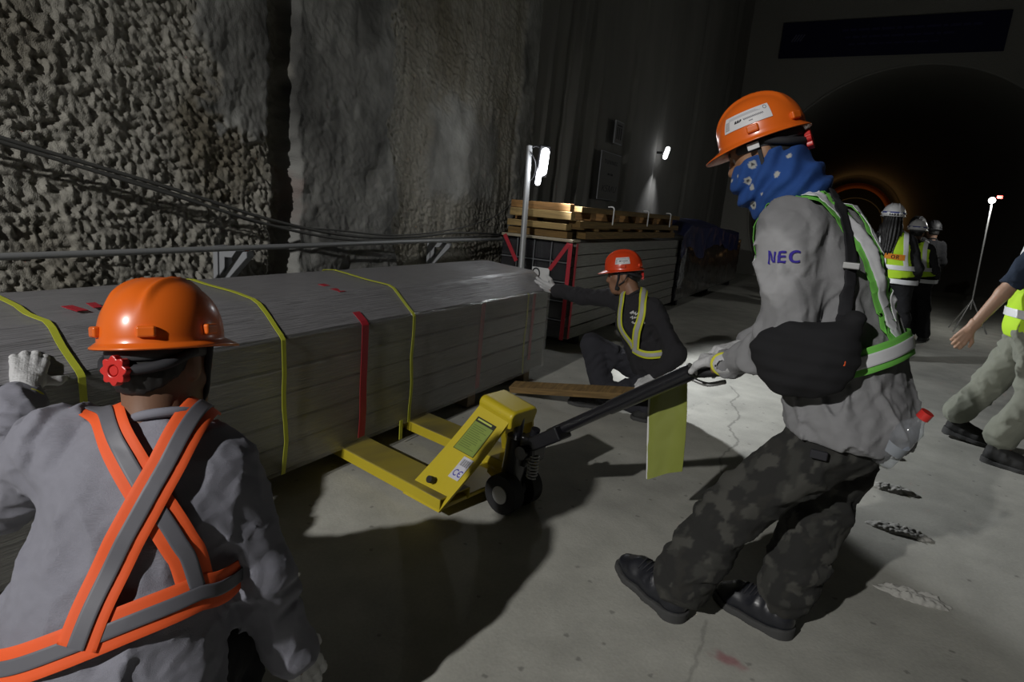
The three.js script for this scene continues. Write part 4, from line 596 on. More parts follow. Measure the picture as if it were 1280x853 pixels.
/* J: joints; o: look */
function person(label, J, o, group) {
  const p = thing('person', label, 'person', [0, 0, 0], 0, group); const g = o.girth ?? 1;
  const SL = nrm(sub(J.lsh, J.rsh)), HL = nrm(sub(J.lhip, J.rhip)), r = Object.assign({ pelvis: .118, waist: .112, chest: .118, sw: 1.36, sh: .068, ua: .055, el: .046, wr: .036, th: .082, kn: .058, an: .045 }, o.r);
  const up = nrm(sub(J.neck, J.chest)), sA = add(J.lsh, SL, -.03), sB = add(J.rsh, SL, .03);
  const torso = (e, he = 0) => [cone(J.pelvis, J.waist, r.pelvis * g + e + he, r.waist * g + e, HL, r.sw), cone(J.waist, J.chest, r.waist * g + e, r.chest * g + e, SL, r.sw), cone(add(sA, up, -.015), add(sB, up, -.015), r.sh + e, r.sh + e), cone(J.chest, add(J.neck, up, -.03), r.chest * g * .9 + e, .062 + e, SL, 1.25)];
  const arm = (s, e, er = 0) => [cone(J[s + 'sh'], J[s + 'el'], r.ua + .006 + e, r.el + e), cone(J[s + 'el'], J[s + 'wr'], r.el + e, r.wr + e + er)];
  const leg = (s, e, ea = 0) => [cone(J[s + 'hip'], J[s + 'kn'], r.th + e, r.kn + e), cone(J[s + 'kn'], J[s + 'an'], r.kn + e, r.an + e + ea)];
  const neckP = cone(add(J.neck, up, -.05), add(J.head, nrm(sub(J.head, J.neck)), -.06), .056, .054);
  const blob = (a, b) => { const d = nrm(sub(b, a)); return cone(b, add(b, d, .06), r.wr * .75, r.wr * .6); };
  const HR = frame(o.hF, o.hU ?? [0, 1, 0]);
  { // body: one continuous figure under the clothes
    const all = union([...torso(-.016), ...arm('l', -.014), ...arm('r', -.014), ...leg('l', -.014), ...leg('r', -.014), neckP, ...(o.bare === 'r' ? [blob(J.lel, J.lwr)] : [blob(J.lel, J.lwr), blob(J.rel, J.rwr)]), cone(J.lan, lp(J.lheel, J.ltoe, .5).map((v, k) => k === 1 ? v + .04 : v), .03, .025), cone(J.ran, lp(J.rheel, J.rtoe, .5).map((v, k) => k === 1 ? v + .04 : v), .03, .025)], .03);
    const pts = Object.values(J), [lo, hi] = bounds(pts, .14); const gs = [nets(all, lo, hi, o.coarse ? .022 : .015, () => o.skin), headGeo(J.head, HR, o.skin, o.coarse ? .008 : .0042)];
    if (o.bare) { const s = o.bare, D = nrm(sub(J[s + 'wr'], J[s + 'el'])); const h = handSDF(J[s + 'wr'], D, nrm(o.bareN), nrm(crs(D, o.bareN)), [1.7, 1.8, 1.9, 2.0], .3, 1, 1); gs.push(handGeo(h, () => o.skin, .005)); const fa = union([cone(lp(J[s + 'el'], J[s + 'wr'], -.35), J[s + 'el'], .044, .040), cone(J[s + 'el'], J[s + 'wr'], .041, .027)], .02), [l2, h2] = bounds([J[s + 'el'], J[s + 'wr'], J[s + 'sh']], .09); gs.push(nets(fa, l2, h2, .009, () => o.skin)); }
    part('body', mergeGeometries(gs), M.skin, p);
  }
  // trousers
  const tf = folds(o.tFold ?? .016, 7, 4, 9), tl = union(leg('l', .012 + (o.baggy ?? 0), o.bag ?? .022), .04), tr = union(leg('r', .012 + (o.baggy ?? 0), o.bag ?? .022), .04), tp = union([cone(J.pelvis, lp(J.pelvis, J.waist, .55), r.pelvis * g + .004, r.waist * g + .002, HL, r.sw), cone(J.lhip, J.rhip, r.th + .006, r.th + .006)], .04);
  const ring = (x, y, z, a, b, f, am) => { const d = sub(b, a), L = Math.hypot(...d), t = dot(sub([x, y, z], a), d) / L; if (t < -.03 || t > L + .04) return 0; const n = noise(x * 6, y * 6, z * 6), gate = sst(-.35, .25, noise(x * 7 + 9, y * 7, z * 7)); return am * (Math.pow(Math.abs(Math.sin(t * f * .5 + 4 * n + 6 * x - 5 * z)), .7) - .6) * 2.2 * gate * sst(-.02, .05, t) * sst(L + .03, L - .05, t); };
  const troSdf = (x, y, z) => { const d = smin(smin(tl(x, y, z), tr(x, y, z), .02), tp(x, y, z), .05); return d > .12 ? d : d - tf(x, y, z) - ring(x, y, z, J.lkn, J.lan, 85, .0055) - ring(x, y, z, J.rkn, J.ran, 85, .0055) - ring(x, y, z, J.lhip, J.lkn, 60, .0045) - ring(x, y, z, J.rhip, J.rkn, 60, .0045); };
  { const [lo, hi] = bounds([J.pelvis, J.waist, J.lhip, J.rhip, J.lkn, J.rkn, J.lan, J.ran], .17); part('trousers', nets(troSdf, lo, hi, o.coarse ? .016 : .0095, o.tCol), o.tMat ?? M.clothDark, p, o.tLabel); }
  // shirt
  const sf = folds(o.sFold ?? .014, o.sd ?? 3), to = union(torso(.006, o.hemE ?? .02), .06), al = union(arm('l', o.sleeve ?? .008, o.cuffR ?? .006), .03), ar = union(arm('r', o.sleeve ?? .008, o.cuffR ?? .006), .03);
  const hemD = o.hemN ?? nrm(sub(J.pelvis, J.waist)), hemP = o.hemP ?? lp(J.waist, J.pelvis, .9);
  const elbow = (x, y, z, s) => { const d = Math.hypot(x - J[s + 'el'][0], y - J[s + 'el'][1], z - J[s + 'el'][2]); return ring(x, y, z, J[s + 'el'], J[s + 'wr'], 95, .0045) + ring(x, y, z, J[s + 'sh'], J[s + 'el'], 60, .0035) + .005 * sst(.14, .02, d) * noise(x * 22, y * 22, z * 22); };
  const shortCut = (x, y, z, s, d) => { if (!o.short) return d; const q = lp(J[s + 'sh'], J[s + 'el'], .85), n = nrm(sub(J[s + 'el'], J[s + 'sh'])); return Math.max(d, dot(sub([x, y, z], q), n)); };
  const shirtRaw = (x, y, z) => smin(to(x, y, z), Math.min(shortCut(x, y, z, 'l', al(x, y, z)), shortCut(x, y, z, 'r', ar(x, y, z))), .045);
  const gather = o.gather, shirtSdf = (x, y, z) => { let d = shirtRaw(x, y, z); if (d < .12) { d -= sf(x, y, z) + elbow(x, y, z, 'l') + elbow(x, y, z, 'r'); if (gather) d -= gather(x, y, z); } const hp = sub([x, y, z], hemP); const h = dot(hp, hemD); const belly = Math.max(0, 1 - Math.abs(h + .06) / .06) * .006; d -= belly; if (h > 0) { const tt = Math.min(shortCut(x, y, z, 'l', al(x, y, z)), shortCut(x, y, z, 'r', ar(x, y, z))); d = Math.max(d, h); if (tt < .02) d = Math.min(d, tt - elbow(x, y, z, 'l') - elbow(x, y, z, 'r')); } return d; };
  { const [lo, hi] = bounds([J.pelvis, J.waist, J.chest, J.neck, J.lsh, J.rsh, J.lel, J.rel, J.lwr, J.rwr], .17); part('shirt', nets(shirtSdf, lo, hi, o.coarse ? .015 : o.sCell ?? .0085, o.sCol), o.sMat ?? M.clothGrey, p, o.sLabel); }
  { const rg = new THREE.TorusGeometry(.062, .010, 8, 32); const q = new THREE.Quaternion().setFromUnitVectors(V(0, 0, 1), VA(nrm(sub(J.head, J.neck)))); rg.applyQuaternion(q); rg.translate(...add(J.neck, up, .012)); part('collar', rg, o.collarMat ?? std({ color: lin(...o.collar), roughness: .95 }), p); }
  for (const s of ['l', 'r']) shoe(p, J[s + 'heel'], J[s + 'toe'], J[s + 'an'], o.shoeMat ?? M.shoe, o.shoe ?? {});
  p.userData.tmp = undefined; delete p.userData.tmp;
  return { p, HR, shirtSdf, troSdf, to, SL, HL, up };
}
function hair(p, c, R, front = .045, low = -.05) { const b = ellip([-.006, .035, 0], [.103, .102, .083]); const k = ellip([-.05, -.03, 0], [.055, .06, .066]); const g = nets((x, y, z) => Math.max(smin(b(x, y, z), k(x, y, z), .03) - .003 * noise(x * 80, y * 30, z * 80), x - front + (y < .02 ? (0.02 - y) * 1.4 : 0), low - y), [-.12, -.1, -.1], [.12, .15, .1], .006); place(g, c, R); return part('hair', g, M.hair, p); }
function harness(P, sdf, pts, w, off, edge, mid, midW, seg = 70, o = {}) { const m = part('harness_strap', ribbon(sdf, pts, w, off, { seg, cross: 8, ...o }), edge, P); part('reflective_stripe', ribbon(sdf, pts, midW, off + .003, { seg, cross: 6, ...o }), mid, m); return m; }
const camo = (() => { const c = [[.021, .021, .020], [.040, .040, .036], [.064, .063, .056], [.029, .028, .025]]; return (x, y, z) => { const a = fbm(x * 14, y * 11, z * 14, 2), b = fbm(x * 16 + 9, y * 13, z * 16, 2), d = fbm(x * 20, y * 15 + 5, z * 20, 2); return a > .12 ? c[2] : b > .1 ? c[1] : d > .13 ? c[3] : c[0]; }; })();
const flat = (r, g, b) => (x, y, z) => { const n = 1 + .15 * fbm(x * 12, y * 12, z * 12, 2); return [r * n, g * n, b * n]; };
M.bluePaint = std({ color: lin(.06, .08, .30), roughness: .5 });

// --- worker seen from behind, hand on the long bundle
{
  const J = { head: [-1.222, .945, -.735], neck: [-1.165, .825, -.70], chest: [-1.185, .665, -.67], waist: [-1.155, .45, -.575], pelvis: [-1.11, .255, -.515],
    lsh: [-1.375, .755, -.60], lel: [-1.64, .53, -.58], lwr: [-1.92, .675, -.745], rsh: [-1.085, .725, -.755], rel: [-1.0, .49, -.79], rwr: [-.965, .29, -.84],
    lhip: [-1.17, .25, -.48], rhip: [-1.0, .25, -.57], lkn: [-1.42, .40, -.80], rkn: [-1.22, .34, -.93], lan: [-1.28, .095, -.62], ran: [-1.05, .095, -.72], lheel: [-1.25, 0, -.57], ltoe: [-1.38, 0, -.81], rheel: [-1.03, 0, -.66], rtoe: [-1.14, 0, -.91] };
  const q = person('squatting worker seen from behind in grey shirt with crossed orange straps', J, { hF: [-.30, -.14, -.94], hU: [-.12, 1, .05], skin: [.20, .105, .065], girth: 1.13, r: { sw: 1.40, sh: .07, ua: .066, el: .054, wr: .040 }, sCol: heather([.245, .245, .29]), sFold: .015, sd: 4, sCell: .007, collar: [.20, .20, .24], tCol: flat(.02, .02, .025), sLabel: 'grey long-sleeved shirt', hemP: [-1.05, .27, -.57], cuffR: .01,
    gather: (x, y, z) => { const d = Math.hypot(x + 1.34, y - .79, z + .62); return d > .2 ? 0 : .010 * sst(.19, .05, d) * (Math.pow(Math.abs(Math.sin(((x + 1.3) * .85 - (z + .63) * .5) * 48 + 1.5 * noise(x * 5, y * 5, z * 5))), .8) - .5); } });
  hat(q.p, add(J.head, q.HR[1], .005), q.HR, M.orangePlastic, { label: 'glossy orange hard hat', chin: true });
  hair(q.p, J.head, q.HR, .03, -.075);
  const h1 = [[-1.367, .856, -.657], [-1.234, .860, -.614], [-1.141, .811, -.594], [-1.050, .740, -.590], [-.965, .666, -.594], [-.904, .593, -.608]], h2 = [[-1.158, .845, -.791], [-1.095, .847, -.709], [-1.056, .801, -.637], [-1.050, .740, -.590], [-1.058, .650, -.539], [-1.058, .576, -.497], [-1.052, .506, -.459]];
  const belt = [[-1.021, .524, -.819], [-.933, .552, -.675], [-.902, .582, -.606], [-.962, .563, -.523], [-1.044, .520, -.456], [-1.140, .463, -.424], [-1.264, .387, -.480]];
  harness(q.p, q.to, h1, .066, .016, M.orangeTape, M.reflectGrey, .028); harness(q.p, q.to, h2, .066, .022, M.orangeTape, M.reflectGrey, .028); harness(q.p, q.to, belt, .066, .018, M.orangeTape, M.reflectGrey, .026);
  glove(q.p, [-1.958, .714, -.782], [-.50, .34, -.30], [-.62, -.75, 0], [-.2, 0, -1], [1.0, 1.05, 1.1, 1.2], { thumb: [-.2, .2] });
  glove(q.p, [-.96, .275, -.85], [.05, -.72, -.35], [-.9, 0, .1], [-.2, .4, -.8], [.5, .6, .7, .8]);
}
// --- worker pulling the truck handle
{
  const J = { head: [-.295, 1.545, -2.06], neck: [-.165, 1.405, -2.05], chest: [-.075, 1.205, -2.05], waist: [.025, .98, -2.06], pelvis: [.075, .77, -2.06],
    lsh: [-.18, 1.315, -1.895], lel: [-.115, 1.015, -1.845], lwr: [-.280, .896, -1.955], rsh: [-.07, 1.315, -2.215], rel: [-.09, 1.03, -2.36], rwr: [-.27, .91, -2.27],
    lhip: [.05, .74, -1.965], rhip: [.10, .75, -2.15], lkn: [-.195, .425, -1.94], rkn: [.055, .43, -2.16], lan: [-.305, .15, -1.92], ran: [-.0, .135, -2.10], lheel: [-.275, 0, -1.89], ltoe: [-.565, .035, -2.05], rheel: [.045, 0, -2.03], rtoe: [-.22, 0, -2.14] };
  const stain = heather([.265, .265, .275]);
  const q = person('worker in grey shirt and blue face scarf pulling the pallet truck handle', J, { hF: [-.95, -.40, -.06], hU: [-.4, 1, .05], skin: [.30, .16, .09], girth: 1.14, cuffR: -.006, r: { sw: 1.32, ua: .066, el: .058, wr: .036, sh: .074, th: .094, kn: .074, an: .06 }, sleeve: .012, bag: .026, sCol: (x, y, z) => { const c = stain(x, y, z); const d = Math.hypot((x + .19) * 1.4, y - 1.22, (z + 1.85) * .6) + .06 * fbm(x * 12, y * 12, z * 12, 2); const k = 1 + .55 * sst(.13, .09, d); return c.map(v => v * k); }, collar: [.24, .24, .26], tCol: camo, tMat: M.clothCamo, tLabel: 'dark camouflage trousers', sLabel: 'grey sweatshirt', hemP: [.055, .735, -2.06], hemN: [-.05, -1, 0], tFold: .018, sFold: .019, sd: 9, hemE: .042, sCell: .007, shoe: { laces: true } });
  hat(q.p, add(J.head, q.HR[1], .005), q.HR, M.orangePlastic, { label: 'orange hard hat with a long white sticker', stickers: [[.85, 2.05, .62, .86]], clips: true });
  hair(q.p, J.head, q.HR, .02, -.03);
  // blue printed scarf over nose, mouth and neck
  { const R = q.HR, cS = J.head; const nk = nrm(sub(J.neck, J.head)); const local = [ellip([.024, -.055, 0], [.094, .080, .079]), cone([-.02, -.05, 0], [-.05, -.155, 0], .088, .094), cone([.055, -.115, 0], [.0, -.175, 0], .052, .068), cone([-.045, -.15, -.03], [-.045, -.15, .03], .085, .085)];
    const b = union(local, .05), fo = (x, y, z) => .007 * Math.sin((y * .9 + x * .75) * 95 + 3.2 * noise(x * 8, y * 8, z * 8)) + .005 * noise(x * 22, y * 22, z * 22);
    const s = (x, y, z) => Math.max(b(x, y, z) - fo(x, y, z), y - (-.012 - .30 * Math.max(0, -x + .02) * 0 + .25 * Math.min(0, .06 - x) + .18 * Math.max(0, .02 - x) * .2), -.225 - y, -(b(x, y, z) + .02));
    const spots = [[.075, -.055, .05], [.045, -.10, .075], [.0, -.06, .082], [.02, -.13, .075], [-.05, -.1, .085], [.085, -.095, .03], [.06, -.15, .045], [-.02, -.15, .09], [.1, -.06, .02], [-.07, -.05, .07], [.03, -.035, .08], [-.03, -.09, .09], [.055, -.075, .07], [-.09, -.13, .07], [.08, -.13, .03], [-.05, -.17, .09], [.01, -.17, .075]];
    const gg = nets(s, [-.17, -.25, -.14], [.15, .05, .14], .0045, (x, y, z) => { for (let i = 0; i < spots.length; i++) { const a = spots[i], d = Math.hypot(x - a[0], y - a[1], (z - a[2]) * .6), rad = .010 + .004 * hash2(i, 4); if (d < rad) return d < rad * .45 ? [.05, .05, .06] : [.42, .42, .40]; } const n = 1 + .3 * fbm(x * 9, y * 9, z * 9, 2); return [.014 * n, .065 * n, .26 * n]; });
    place(gg, cS, R); part('face_scarf', gg, phy({ vertexColors: true, roughness: .85, side: THREE.DoubleSide, bumpMap: rep(grainTex, 8, 8), bumpScale: .001 }), q.p, 'blue printed neck scarf'); }
  // harness
  harness(q.p, q.shirtSdf, [[-.29, 1.20, -1.95], [-.25, 1.36, -1.97], [-.17, 1.435, -1.965], [-.10, 1.41, -1.95], [-.005, 1.33, -1.955], [.065, 1.24, -1.955], [.125, 1.14, -1.965], [.175, 1.045, -1.98]], .088, .006, M.limeTape, M.reflect, .042, 80);
  harness(q.p, q.shirtSdf, [[-.13, 1.44, -2.13], [-.04, 1.38, -2.16], [.03, 1.30, -2.12], [.09, 1.2, -2.08], [.15, 1.05, -2.0]], .06, .006, M.limeTape, M.reflect, .03, 60);
  harness(q.p, q.to, [[.16, 1.01, -2.25], [.20, 1.035, -2.08], [.185, 1.036, -2.0], [.14, 1.015, -1.90], [.09, .994, -1.86], [.021, .964, -1.84], [-.053, .928, -1.85], [-.12, .91, -1.92]], .07, .02, M.limeTape, M.reflect, .034, 80);
  // sleeve lettering
  const nt = canvasTex(512, 160, (c, w, h) => { c.fillStyle = '#000'; c.fillRect(0, 0, w, h); c.save(); c.scale(1.55, 1); c.fillStyle = '#fff'; c.font = 'bold 158px sans-serif'; c.textAlign = 'center'; c.textBaseline = 'middle'; c.fillText('NEC', w / 3.1, h / 2 + 6); c.restore(); }); nt.colorSpace = THREE.NoColorSpace;
  part('sleeve_print', patch(q.shirtSdf, [-.175, 1.245, -1.79], [.98, .12, -.1], [-.12, .98, -.1], .115, .046, .0035, 20), std({ color: lin(.035, .02, .30), alphaMap: nt, transparent: true, roughness: .8, side: THREE.DoubleSide }), q.p, 'blue letters NEC');
  glove(q.p, [-.312, .884, -1.99], [-.42, -.12, -.88], [-.05, -1, .1], [-1, 0, .3], [2.3, 2.4, 2.4, 2.4], { thumb: [.2, .7], scale: 1.0 });
  glove(q.p, [-.29, .895, -2.25], [-.55, -.15, .8], [0, -1, 0], [-.5, 0, -1], [1.9, 2.0, 2.1, 2.1], { thumb: [.2, .7], scale: 1.0, cuff: false });
  // belt loop buckle
  part('belt_loop', box(-.01, .035, .70, .725, -1.835, -1.82, .004), M.strapDark, q.p);
  // trouser pocket flap on the thigh
  // sling bag (hangs on him)
  const bagS = (() => { const P = [ellip([-.075, .985, -1.80], [.135, .095, .05]), cone([-.10, .93, -1.80], [-.03, .94, -1.80], .055, .05), cone([.0, 1.03, -1.81], [.03, 1.10, -1.82], .05, .025)]; const b = union(P, .05); return (x, y, z) => b(x, y, z) - .006 * noise(x * 18, y * 18, z * 18) - .002 * Math.sin(y * 160); })();
  const bag = thing('sling_bag', 'black cloth sling bag hanging at the side of the pulling worker', 'bag', [0, 0, 0]); part('pouch', nets(bagS, [-.26, .82, -1.9], [.12, 1.16, -1.70], .006), M.clothBlack ?? std({ color: lin(.008, .008, .010), roughness: .9 }), bag);
  part('strap', ribbon(q.shirtSdf, [[-.16, 1.43, -2.1], [-.09, 1.41, -2.02], [-.045, 1.33, -1.94], [-.005, 1.25, -1.89], [.01, 1.16, -1.86], [.012, 1.08, -1.84]], .036, .012, { seg: 50, thick: .004 }), std({ color: lin(.012, .012, .015), roughness: .85 }), bag);
  part('buckle', box(-.024, .018, 1.228, 1.246, -1.874, -1.860, .003), M.steel, bag, 'silver strap buckle'); part('tag', box(.0, .03, .985, 1.0, -1.765, -1.757, .003), M.orangeTape, bag, 'small orange tag');
  // bottle in the back pocket
  { const b = thing('water_bottle', 'clear plastic bottle with red cap in the back pocket', 'bottle', [.205, .80, -1.895]); b.rotation.set(.15, 0, -.42); const pr = [[0, -.10], [.030, -.10], [.032, -.09], [.032, -.01], [.029, 0], [.032, .01], [.031, .03], [.014, .055], [.0125, .068]].map(a => new THREE.Vector2(...a)); part('bottle_body', new THREE.LatheGeometry(pr, 28), phy({ color: lin(.9, .92, .95), transmission: .92, roughness: .08, ior: 1.4, thickness: 0, side: THREE.DoubleSide }), b); part('cap', rod([0, .066, 0], [0, .088, 0], .0165, .0165, 24), M.redPlastic, b, 'red screw cap'); part('label_band', new THREE.CylinderGeometry(.0325, .0325, .03, 28, 1, true).translate(0, -.04, 0), std({ color: lin(.25, .27, .30), roughness: .4, side: THREE.DoubleSide }), b); }
}
// --- worker squatting by the end of the bundle
{
  const J = { head: [-1.325, .925, -3.95], neck: [-1.225, .795, -3.94], chest: [-1.17, .62, -3.93], waist: [-1.08, .42, -3.96], pelvis: [-1.03, .26, -3.99],
    lsh: [-1.065, .735, -3.83], lel: [-.865, .485, -3.80], lwr: [-.955, .35, -3.745], rsh: [-1.37, .745, -4.05], rel: [-1.64, .715, -4.07], rwr: [-1.86, .73, -4.085],
    lhip: [-.96, .25, -3.92], rhip: [-1.10, .26, -4.06], lkn: [-1.27, .12, -3.83], rkn: [-1.475, .42, -3.90], lan: [-.97, .09, -3.87], ran: [-1.34, .10, -3.88], lheel: [-.88, .04, -3.76], ltoe: [-1.0, 0, -3.68], rheel: [-1.30, 0, -3.88], rtoe: [-1.56, 0, -3.80] };
  J.ltoe = [-1.10, .0, -3.80]; J.lheel = [-.85, .0, -3.90];
  const q = person('squatting worker in black shirt and yellow straps holding a plank', J, { hF: [-.94, -.16, .30], hU: [-.1, 1, 0], skin: [.27, .14, .085], girth: 1.05, sCol: flat(.024, .023, .027), sMat: M.clothDark, collar: [.02, .02, .022], tCol: flat(.030, .030, .038), sd: 12, hemP: [-1.05, .32, -3.97], sLabel: 'black long-sleeved shirt', shoeMat: M.boot, r: { sw: 1.42, wr: .036 } });
  hat(q.p, add(J.head, q.HR[1], .005), q.HR, M.redOrangePlastic, { label: 'red-orange hard hat with small white sticker', stickers: [[1.15, 1.95, .62, .86]], chin: true });
  hair(q.p, J.head, q.HR, .02, -.06);
  harness(q.p, q.to, [[-1.18, .86, -3.97], [-1.15, .85, -3.88], [-1.13, .80, -3.77], [-1.115, .724, -3.72], [-1.13, .575, -3.72], [-1.145, .464, -3.75]], .052, .022, M.yellowTape, M.reflectMid, .026);
  harness(q.p, q.to, [[-1.30, .85, -3.96], [-1.31, .78, -3.85], [-1.30, .68, -3.80], [-1.25, .56, -3.77], [-1.16, .464, -3.76]], .052, .018, M.yellowTape, M.reflectMid, .026);
  harness(q.p, q.to, [[-1.17, .455, -3.76], [-1.07, .45, -3.74], [-.96, .47, -3.80], [-.90, .49, -3.90], [-.92, .5, -4.02]], .05, .02, M.yellowTape, M.reflectMid, .024);
  const tt = canvasTex(256, 128, (c, w, h) => { c.fillStyle = '#000'; c.fillRect(0, 0, w, h); c.strokeStyle = '#fff'; c.lineWidth = 9; for (let r = 0; r < 3; r++) { c.beginPath(); c.moveTo(20 + r * 30, 26 + r * 38); for (let i = 1; i < 14; i++) c.lineTo(20 + r * 30 + i * (12 + r), 26 + r * 38 + (i % 2 ? -9 : 9) * (i % 3 ? 1 : .3)); c.stroke(); } }); tt.colorSpace = THREE.NoColorSpace;
  part('shirt_print', patch(q.shirtSdf, [-1.16, .68, -3.75], [.85, .1, .5], [.1, 1, 0], .17, .10, .004), std({ color: lin(.6, .6, .6), alphaMap: tt, transparent: true, roughness: .8, side: THREE.DoubleSide }), q.p, 'white squiggle print');
  glove(q.p, [-.975, .325, -3.725], [-.30, -.42, .80], [-.05, -1, -.4], [-.9, 0, -.2], [1.7, 1.75, 1.8, 1.8], { thumb: [.3, .4] });
  glove(q.p, [-1.88, .735, -4.085], [-.95, .12, -.05], [0, -.55, .85].map(v => -v), [0, .9, .5], [.25, .2, .25, .35], { spread: 2.4, thumb: [-.2, .1] });
}
// --- people in the background
function reflectRing(P, sdf, c, SL, up, y, w, rad, off) { const F = nrm(crs(SL, up)), pts = []; for (let i = 0; i < 16; i++) { const a = i / 16 * Math.PI * 2; pts.push(add(add(add(c, up, y), SL, rad * 1.4 * Math.cos(a)), F, rad * Math.sin(a))); } part('reflective_stripe', ribbon(sdf, pts, w, off, { closed: true, seg: 72, cross: 3 }), M.reflect, P); }
function vest(q, J, o = {}) {
  const armR = (s) => cone(J[s + 'sh'], J[s + 'el'], .088, .075), a1 = armR('l'), a2 = armR('r'), hemN = nrm(sub(J.pelvis, J.waist)), hemP = o.hemP ?? lp(J.waist, J.pelvis, .75), nb = ellip(add(J.neck, q.up, .05), [.10, .11, .10]);
  const s = (x, y, z) => Math.max(q.to(x, y, z) - .016 - .006 * noise(x * 9, y * 7, z * 9), -a1(x, y, z) * 1, -a2(x, y, z), dot(sub([x, y, z], hemP), hemN), -nb(x, y, z));
  const [lo, hi] = bounds([J.pelvis, J.waist, J.chest, J.neck, J.lsh, J.rsh], .2); const v = part('safety_vest', nets(s, lo, hi, o.h ?? .012), M.vest, q.p, 'fluorescent yellow safety vest');
  const to2 = q.to; for (const y of o.rings ?? [.02, -.13]) reflectRing(v, to2, J.waist, q.SL, nrm(sub(J.chest, J.waist)), y, .05, .15, .026);
  const F = nrm(crs(q.SL, q.up)), BK = o.back ?? 1; for (const sd of [1, -1]) { const base = add(J.chest, q.SL, sd * .115), pts = []; for (const [d, u] of [[.16, -.16], [.17, 0], [.13, .12], [.02, .2], [-.12, .12], [-.16, 0], [-.16, -.16]]) pts.push(add(add(base, F, d * BK), q.up, u)); part('reflective_stripe', ribbon(to2, pts, .05, .026, { seg: 50, cross: 3 }), M.reflect, v); }
  return v;
}
{ // man walking out of the frame on the right
  const J = { head: [1.10, 1.60, -4.80], neck: [1.06, 1.46, -4.80], chest: [1.04, 1.26, -4.80], waist: [1.03, 1.03, -4.80], pelvis: [1.04, .86, -4.80],
    lsh: [1.08, 1.37, -4.99], lel: [1.16, 1.10, -5.06], lwr: [1.34, .93, -5.0], rsh: [.955, 1.375, -4.615], rel: [.815, 1.05, -4.62], rwr: [.70, .805, -4.63],
    lhip: [1.06, .84, -4.89], rhip: [1.03, .84, -4.70], lkn: [.94, .45, -4.98], rkn: [1.10, .45, -4.66], lan: [.815, .20, -5.02], ran: [.99, .19, -4.62], lheel: [.755, .035, -5.05], ltoe: [1.02, 0, -4.98], rheel: [.92, .0, -4.63], rtoe: [1.18, .0, -4.55] };
  const q = person('man in navy t-shirt and yellow safety vest walking in khaki trousers', J, { hF: [.97, -.1, .15], skin: [.40, .24, .16], sCol: flat(.018, .030, .055), sMat: M.clothDark, collar: [.016, .026, .05], tCol: flat(.235, .245, .20), tMat: M.clothGrey, tLabel: 'khaki trousers', short: true, bare: 'r', bareN: [0, -.2, -1], shoeMat: M.boot, shoe: { high: true }, sFold: .01, r: { th: .09, kn: .068, an: .05 }, baggy: .006 });
  vest(q, J, { hemP: [1.03, .79, -4.8], rings: [.10, -.10] });
  hat(q.p, J.head, q.HR, M.whitePlastic, { label: 'white hard hat' }); hair(q.p, J.head, q.HR);
  glove(q.p, [1.35, .92, -5.0], [.6, -.6, .1], [0, 0, 1], [1, 0, 0], [.9, 1, 1, 1]);
}
function standing(label, x, z, yaw, h, o) { // upright figure facing yaw (0 = away along -z)
  const F = [-Math.sin(yaw), 0, -Math.cos(yaw)], L = [F[2], 0, -F[0]], s = h / 1.72, at = (f, u, l) => [x + (F[0] * f + L[0] * l) * s, u * s, z + (F[2] * f + L[2] * l) * s];
  const J = { head: at(.04, 1.555, 0), neck: at(0, 1.41, 0), chest: at(.0, 1.22, 0), waist: at(0, 1.02, 0), pelvis: at(0, .88, 0), lsh: at(0, 1.33, .165), rsh: at(0, 1.33, -.165), lel: at(-.03, 1.06, .23), rel: at(-.03, 1.06, -.23), lwr: at(.12, .90, .22), rwr: at(.12, .90, -.22), lhip: at(0, .85, .085), rhip: at(0, .85, -.085), lkn: at(.02, .47, .09), rkn: at(.02, .47, -.09), lan: at(0, .10, .09), ran: at(0, .10, -.09), lheel: at(-.05, 0, .09), ltoe: at(.21, 0, .10), rheel: at(-.05, 0, -.09), rtoe: at(.21, 0, -.10) };
  if (o.pose) o.pose(J, at); if (o.lean) for (const k of Object.keys(J)) if (J[k][1] > .2) J[k] = [J[k][0] + (1.6 - J[k][1]) * o.lean, J[k][1], J[k][2]]; else J[k] = [J[k][0] + 1.45 * o.lean, J[k][1], J[k][2]];
  const q = person(label, J, { hF: F, skin: [.16, .09, .06], sMat: M.clothNight, tCol: flat(.008, .008, .010), sCol: flat(.008, .008, .010), collar: [.01, .01, .01], tMat: M.clothNight, coarse: true, girth: .92, shoeMat: M.boot, ...o }, o.group);
  return { ...q, J, F, L, at };
}
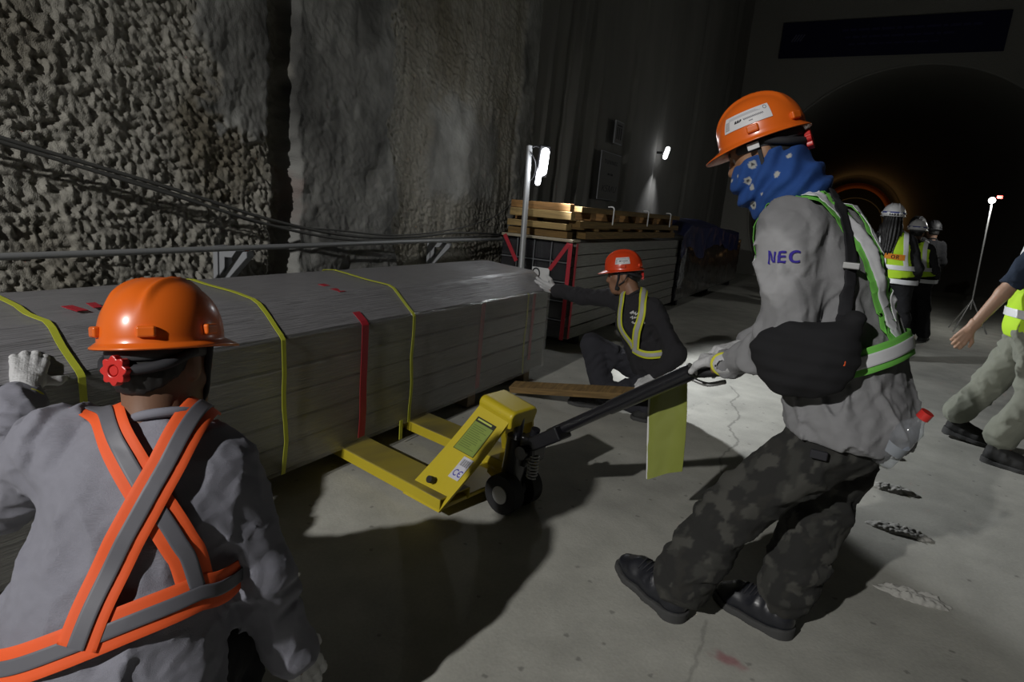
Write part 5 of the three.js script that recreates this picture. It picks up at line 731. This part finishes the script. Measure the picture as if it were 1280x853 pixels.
{
  const w = standing('woman with long dark hair in yellow vest and white hard hat', .27, -7.9, .05, 1.66, { lean: .2, girth: 1.0 });
  const v = vest(w, w.J, { h: .013 }); hat(w.p, add(w.J.head, w.HR[1], .02), w.HR, M.whitePlastic, { label: 'white hard hat with a blue stripe', stripe: true, knob: false, peak: .035 });
  const s = union([cone([-.05, .02, 0], [-.075, -.10, 0], .088, .085), cone([-.075, -.1, 0], [-.13, -.34, .0], .085, .075, [0, 0, 1], 1.35)], .05); const g = nets((x, y, z) => s(x, y, z) + .006 * Math.sin(z * 230 + 6 * noise(y * 4, z * 9, 1)) + .03 * sst(-.30, -.42, y) * (.5 + .5 * Math.sin(z * 160)), [-.28, -.46, -.17], [.1, .13, .17], .0085); place(g, w.J.head, w.HR); part('hair', g, M.hair, w.p, 'long black hair');
  const ot = canvasTex(256, 64, (c, W, H) => { c.fillStyle = '#d9861a'; c.fillRect(0, 0, W, H); c.fillStyle = '#3a1c08'; c.font = 'bold 62px sans-serif'; c.textBaseline = 'middle'; c.textAlign = 'right'; c.fillText('OR', W - 60, H / 2 + 3); });
  part('back_panel', patch(w.to, add(w.J.chest, [0, -.06, .2]), [1, 0, -.05], [0, 1, 0], .28, .055, .030, 12), std({ map: ot, roughness: .7, side: THREE.DoubleSide }), v, 'orange back panel lettered OR');
  const b = standing('person in yellow vest and white hard hat behind the long-haired woman', .62, -9.8, -.2, 1.56, { lean: .2, girth: 1.05 });
  vest(b, b.J, { h: .014 }); hat(b.p, add(b.J.head, b.HR[1], .01), b.HR, M.whitePlastic, { label: 'white hard hat with a blue stripe', stripe: true, knob: false, peak: .035 }); hair(b.p, b.J.head, b.HR);
  const c = standing('dark clothed person raising a lit phone in the distance', .74, -11.4, -.5, 1.66, { pose: (J, at) => { J.lel = at(.12, 1.18, .26); J.lwr = at(.24, 1.42, .16); } }); hair(c.p, c.J.head, c.HR);
  const ph = thing('phone', 'small lit phone screen held up in the distance', 'phone', add(c.J.lwr, nrm(sub(c.J.lwr, c.J.lel)), .07)); part('phone_case', box(-.045, .045, -.03, .03, -.006, .006, .004), M.black, ph); part('screen', box(-.04, .04, -.026, .026, .006, .009, .001), std({ color: 0x000000, emissive: lin(.45, .5, .8), emissiveIntensity: .35 }), ph);
  hat(c.p, add(c.J.head, c.HR[1], .01), c.HR, M.black, { label: 'dark hard hat', knob: false });
  const d = standing('dark clothed person standing beside the one with the phone', 1.02, -11.8, .3, 1.62, {}); hair(d.p, d.J.head, d.HR); hat(d.p, add(d.J.head, d.HR[1], .01), d.HR, M.black, { label: 'dark hard hat', knob: false });
}
scene.updateMatrixWorld(true);
renderer.render(scene, camera);
